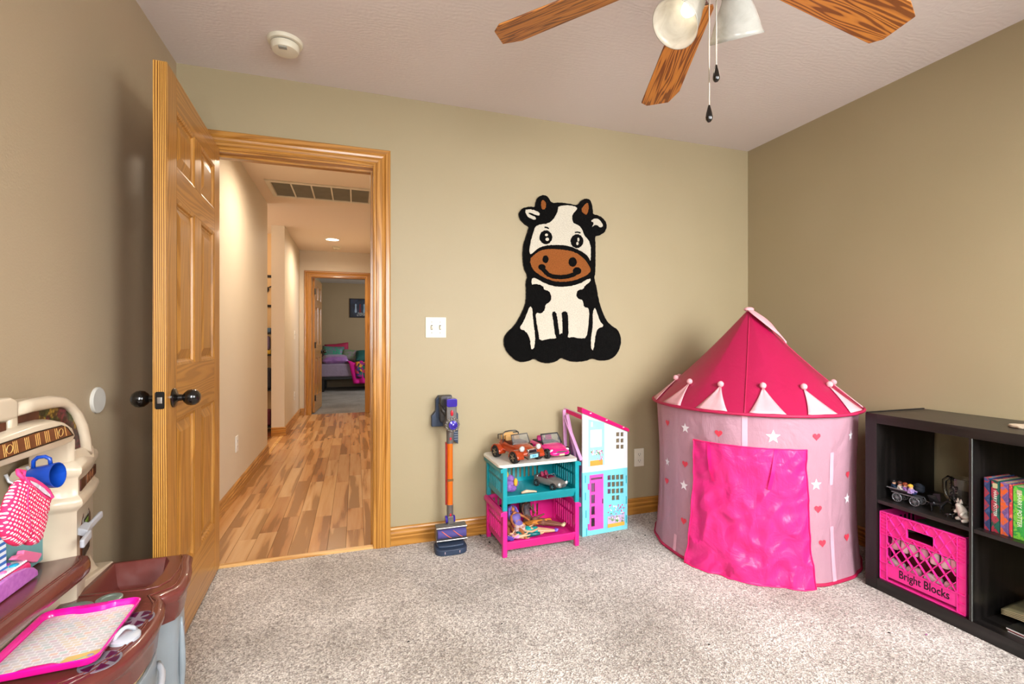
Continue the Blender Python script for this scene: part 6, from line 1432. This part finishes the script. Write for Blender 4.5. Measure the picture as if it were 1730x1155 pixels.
for sg, nm in ((1, 'front'),):
    mb = MB(); rings = []
    for k, h in ((1, 0), (.985, .004), (.93, .008), (.80, .0115), (.6, .013), (.35, .0135), (.12, .0135)):
        rings.append((k, h))
    rg = [[cen+(p-cen)*k+Vector((-h+.001*math.sin(9*i), 0, 0)) for i, p in enumerate(P3)] for k, h in rings[::-1]]+[[cen+(p-cen)*k+Vector((h+.0012*math.sin(17*i*k), 0, 0)) for i, p in enumerate(P3)] for k, h in rings[1:]]
    mb.loft(rg).build('mitt', dots_mat(), mitt, smooth=True)
M_MP = mat('mitt_binding', 'e8397a', .7)
cuff = [mp_(*p) for p in ((33, 809), (44, 810), (58, 818), (72, 829), (79, 841), (74, 846), (62, 838), (48, 826), (36, 815))]
MB().tube([p+Vector((.008, 0, 0)) for p in cuff], .0042, 8, True).build('cuff_binding', M_MP, mitt, smooth=True)
cc = [p+Vector((.0112, 0, 0)) for p in [mp_(*q) for q in ((38, 812), (50, 817), (62, 825), (73, 836), (74, 841), (62, 834), (50, 824), (40, 817))]]
MB().sheet(cc).build('lining', mat('mitt_lining', 'd9d2dc', .9, bp=(80, .8, .004)), mitt)
MB().tube([mp_(34, 810)+Vector((.006, 0, 0)), mp_(31, 800), mp_(34, 794)+Vector((-.004, 0, 0)), mp_(41, 796), mp_(39, 805), mp_(38, 812)+Vector((.006, 0, 0))], .0035, 8).build('hanging_loop', M_MP, mitt, smooth=True)
MB().tube([mp_(*p)+Vector((.0138, 0, 0)) for p in ((32, 822), (31, 850), (34, 880), (39, 905))], .0012, 5).build('seam', M_MP, mitt, smooth=True)
# teal apron-shaped toy board and striped cloth behind the mitt
def xpoly(name, label, cat, pts, X, th, m, pname):
    o0 = K(X, *KXp(*pts[0], X)); t = thing(name, label, cat, o0); zmin = zworld(.5872)
    P_ = []
    for p in pts:
        y, z = KXp(*p, X); q = K(X, y, z)-o0; P_.append((q.y, max(q.z, zmin-o0.z)))
    MB().prism(P_, -th/2, th/2, lambda u, v, q: (q, u, v)).build(pname, m, t, bevel=.002)
    return t
xpoly('toy_board', 'teal plastic toy board standing behind the pink oven mitt', 'toy', [(6, 880), (70, 872), (76, 885), (82, 908), (80, 918), (72, 930), (70, 956), (60, 967), (10, 992)], -.722, .008, mat('toy_teal', '6fa3a6', .6), 'board')
xpoly('striped_cloth', 'blue and white striped cloth at the left edge behind the mitt', 'cloth', [(-30, 890), (0, 908), (7, 915), (8, 960), (-4, 985), (-30, 1000)], -.712, .008, None or (lambda: (lambda m, N, L, b: (L.new(ramp(N, L, (lambda w_: (L.new(coord(N, L), w_.inputs[0]), setattr(w_, 'bands_direction', 'Z'), w_.inputs['Scale'].__setattr__('default_value', 22), w_.outputs['Fac'])[-1])(N.new('ShaderNodeTexWave')), [(.4, '2f6ab8'), (.55, 'e4ecf2')]), b.inputs['Base Color']), m)[-1])(*base_mat('blue_stripes')))(), 'cloth')
# toy cash register: wedge with rounded end cheek, facing into the room
rg_ = thing('toy_cash_register', 'pink and white toy cash register with purple rounded cheeks on the brown shelf', 'toy', K(-.70, 1.25, .5872))
def RP(px, py, X): y, z = KXp(px, py, X); return K(X, y, z)-Vector(rg_.location)
M_RP, M_RW = mat('register_pink', 'f0357a', .35, coat=.2), mat('register_white', 'ece8ea', .4); M_RV = mat('register_purple', 'c878c8', .3, coat=.3, nz=(90, 'b45fb8'))
cheek = [(-30, 1048), (-28, 1015), (-10, 993), (8, 978), (25, 967), (42, 959), (54, 958), (61, 963), (62, 973), (59, 984), (40, 998), (20, 1013)]
X1 = -.684
ck = [(RP(*p, X1).y, max(.0005, RP(*p, X1).z)) for p in cheek]
MB().prism(ck, RP(0, 1000, X1).x-.006, RP(0, 1000, X1).x+.004, lambda u, v, q: (q, u, v)).build('cheek', M_RV, rg_, bevel=.003)
a = RP(58, 963, X1); xw = a.x
topy, topz = a.y, a.z
# box body with a level white key deck above the cheeks
dk = RP(50, 946, -.690); zd = dk.z; yf_ = dk.y; yn_ = ck[0][0]
MB().prism([(yn_, .0005), (yf_+.004, .0005), (yf_+.006, zd-.012), (yf_, zd-.003), (yn_, zd-.003)], xw-.044, xw-.005, lambda u, v, q: (q, u, v)).build('body', M_RP, rg_, bevel=.005)
MB().box(xw-.042, yn_, zd-.004, xw-.012, yf_-.004, zd+.003).build('key_deck', M_RW, rg_, bevel=.002)
for (ox, oy, c, w_) in ((-.018, .030, '2aa8d0', .008), (-.030, .040, '2aa8d0', .006), (-.036, .022, 'b04ac0', .007), (-.018, .066, 'f07ab0', .006), (-.032, .075, 'f07ab0', .006), (-.018, .092, 'f07ab0', .006), (-.038, .058, 'b04ac0', .006)):
    MB().ell((xw+ox, yf_-oy, zd+.003), (w_, w_*1.3, .004), 12, 6).build('key', mat('key_'+c, c, .35), rg_, smooth=True)
mb = MB(); k = 0
while yf_-.006-.0058*k > yn_+.003: mb.ell((xw-.010, yf_-.006-.0058*k, zd+.001), (.0025, .0030, .0028), 6, 4); k += 1
mb.build('beaded_edge', M_RW, rg_, smooth=True)
xs = -.700
hd = [RP(20, 945, xs), RP(26, 938, xs), RP(34, 936, xs), RP(36, 929, xs), RP(66, 934, xs), RP(66, 938, xs), RP(58, 950, xs), RP(50, 950, xs)]
MB().prism([(p.y, p.z) for p in hd], hd[0].x-.008, hd[0].x+.006, lambda u, v, q: (q, u, v)).build('scoop_flap', mat('scoop_pink', 'f27aa8', .4), rg_, bevel=.003)
# pink tray on the stove
zt0 = .4790
tray = thing('serving_tray', 'hot pink rimmed tray with pastel scalloped print lying on the play stove', 'tray', K(-.6, 1.27, zt0))
def TP(px, py, z=zt0+.010): r = ray(px, py); t_ = (z-CZ)/r.z; return K(r.x*t_, r.y*t_, z)-Vector(tray.location)
A_, B2, C_ = TP(74, 1036), TP(243, 1009), TP(168, 1110)
Dv = A_+(C_-B2)*1.04
# rounded rectangle built from the corner frame
eu = (B2-A_); ev = (Dv-A_); Wt, Ht = eu.length, ev.length; eu.normalize(); ev.normalize()
def rim(inset_, z, wob=0):
    R_ = []
    for x, y in rrect(inset_, inset_, Wt-inset_, Ht-inset_, .022-inset_*.5, 5): R_.append((x, y))
    # handle dips on the two long ends
    Q = []
    n = len(R_)
    for i in range(n):
        a, b = Vector(R_[i]), Vector(R_[(i+1) % n]); m_ = 40 if (b-a).length > .05 else 1
        for k in range(m_):
            p = a.lerp(b, k/m_); c = math.exp(-((p.x-Wt*.5)/(Wt*.17))**4)
            if p.y < .02: p.y += .010*c*wob
            if p.y > Ht-.02: p.y -= .010*c*wob
            Q.append(A_+eu*p.x+ev*p.y+Vector((0, 0, z)))
    return Q
zA = -.010
mb = MB(); mb.loft([rim(.006, zA+.0006), rim(.003, zA+.004), rim(0, zA+.015), rim(.003, zA+.0165), rim(.006, zA+.014, 1), rim(.009, zA+.004, 1), rim(.011, zA+.003, 1)], False)
mb.build('rim', mat('tray_pink', 'f5129c', .22, coat=.5), tray, smooth='auto')
def scale_mat():
    m, N, L, b = base_mat('scalloped_pastel_print'); b.inputs['Roughness'].default_value = .3; b.inputs['Coat Weight'].default_value = .3
    g = N.new('ShaderNodeAttribute'); g.attribute_name = 'uvp'; mp = N.new('ShaderNodeMapping'); mp.inputs['Scale'].default_value = (1, 1.0, 1); L.new(g.outputs['Vector'], mp.inputs[0])
    br = N.new('ShaderNodeTexBrick'); br.inputs['Scale'].default_value = 1; br.offset = .5; br.inputs['Brick Width'].default_value = .016; br.inputs['Row Height'].default_value = .011; br.inputs['Mortar Size'].default_value = .0016; br.inputs['Mortar Smooth'].default_value = .6
    br.inputs['Color1'].default_value = (0, 0, 0, 1); br.inputs['Color2'].default_value = (1, 1, 1, 1); br.inputs['Mortar'].default_value = (.5, .5, .5, 1); L.new(mp.outputs[0], br.inputs['Vector'])
    c = ramp(N, L, br.outputs['Color'], [(0, 'cfcdcc'), (.12, 'd9d6d4'), (.30, 'e6d8c0'), (.38, 'd6d4d4'), (.52, 'dcc6cc'), (.60, 'd4d2d2'), (.74, 'bfd6d0'), (.82, 'd8d4d0'), (.95, 'e8c8b8')])
    mx = N.new('ShaderNodeMixRGB'); L.new(br.outputs['Fac'], mx.inputs[0]); L.new(c, mx.inputs[1]); mx.inputs[2].default_value = lin('f2efef'); L.new(mx.outputs[0], b.inputs['Base Color']); return m
base_ = rim(.010, zA+.0032, 1); mb = MB(); mb.sheet(base_); lb_ = mb.build('printed_base', scale_mat(), tray)
at_ = lb_.data.attributes.new('uvp', 'FLOAT_VECTOR', 'POINT')
for i, v in enumerate(lb_.data.vertices): q = v.co-A_; at_.data[i].vector = (q.dot(eu), q.dot(ev), 0)
def TQ(x, y, z): return A_+eu*x+ev*y+Vector((0, 0, zA+z))
MB().loft([[TQ(Wt*.60, Ht-.012, z), TQ(Wt*.66, Ht-.045, z), TQ(Wt-.012, Ht-.055, z), TQ(Wt-.012, Ht-.024, z), TQ(Wt-.024, Ht-.012, z)] for z in (.0034, .0040)]).build('corner_label', mat('label_yellow', 'e3c074', .4), tray)
MB().bar(TQ(Wt*.70, Ht-.022, .0044), TQ(Wt*.84, Ht-.034, .0044), .002, .0012).build('printed_spoon', mat('spoon_teal', '8fb8a8', .4), tray)
MB().ell(TQ(Wt*.87, Ht-.037, .0044), (.006, .005, .001), 10, 4).build('printed_spoon', mat('spoon_lilac', 'a99ac0', .4), tray)

# ================================================================== LINT ON THE CARPET
rr = random.Random(77)
for i, (px, py) in enumerate(((827, 917), (812, 905), (1098, 883), (1042, 909), (848, 1055), (1502, 1070), (1565, 1073), (1198, 1090), (690, 1085), (1090, 905))):
    p = atZ(px, py, 0)
    if i < 2: lab, gr = ('black thread scrap on the carpet beside the pink basket foot', 'dark fluff by the baseboard left of the pink basket')[i], None
    elif i == 6: lab, gr = 'tiny pink and blue paper scrap on the carpet in front of the bookcase', None
    else: lab, gr = {2: 'dark lint speck on the carpet right of the dollhouse, nearer the baseboard', 3: 'dark lint speck on the carpet in front of the dollhouse', 4: 'dark lint speck on the open carpet in the middle foreground', 5: 'dark lint speck on the carpet before the milk crate', 7: 'lint speck on the carpet below the tent flap, nearest the viewer', 8: 'lint speck on the carpet in front of the doorway', 9: 'lint speck on the carpet close to the left side of the tent'}[i], None
    t = thing('lint', lab, 'lint', (p.x, p.y, .001), rr.uniform(0, 6), gr); s_ = .014 if i < 2 else .005
    MB().tube([(-s_, 0, .002), (-s_*.3, s_*.4, .003), (s_*.2, -s_*.3, .004), (s_, s_*.2, .002)], [.001, .002, .002, .001], 6).build('scrap', mat('lint_black', '1c1a1a', .9) if i != 6 else mat('lint_pink', 'a0508a', .7), t, smooth=True)
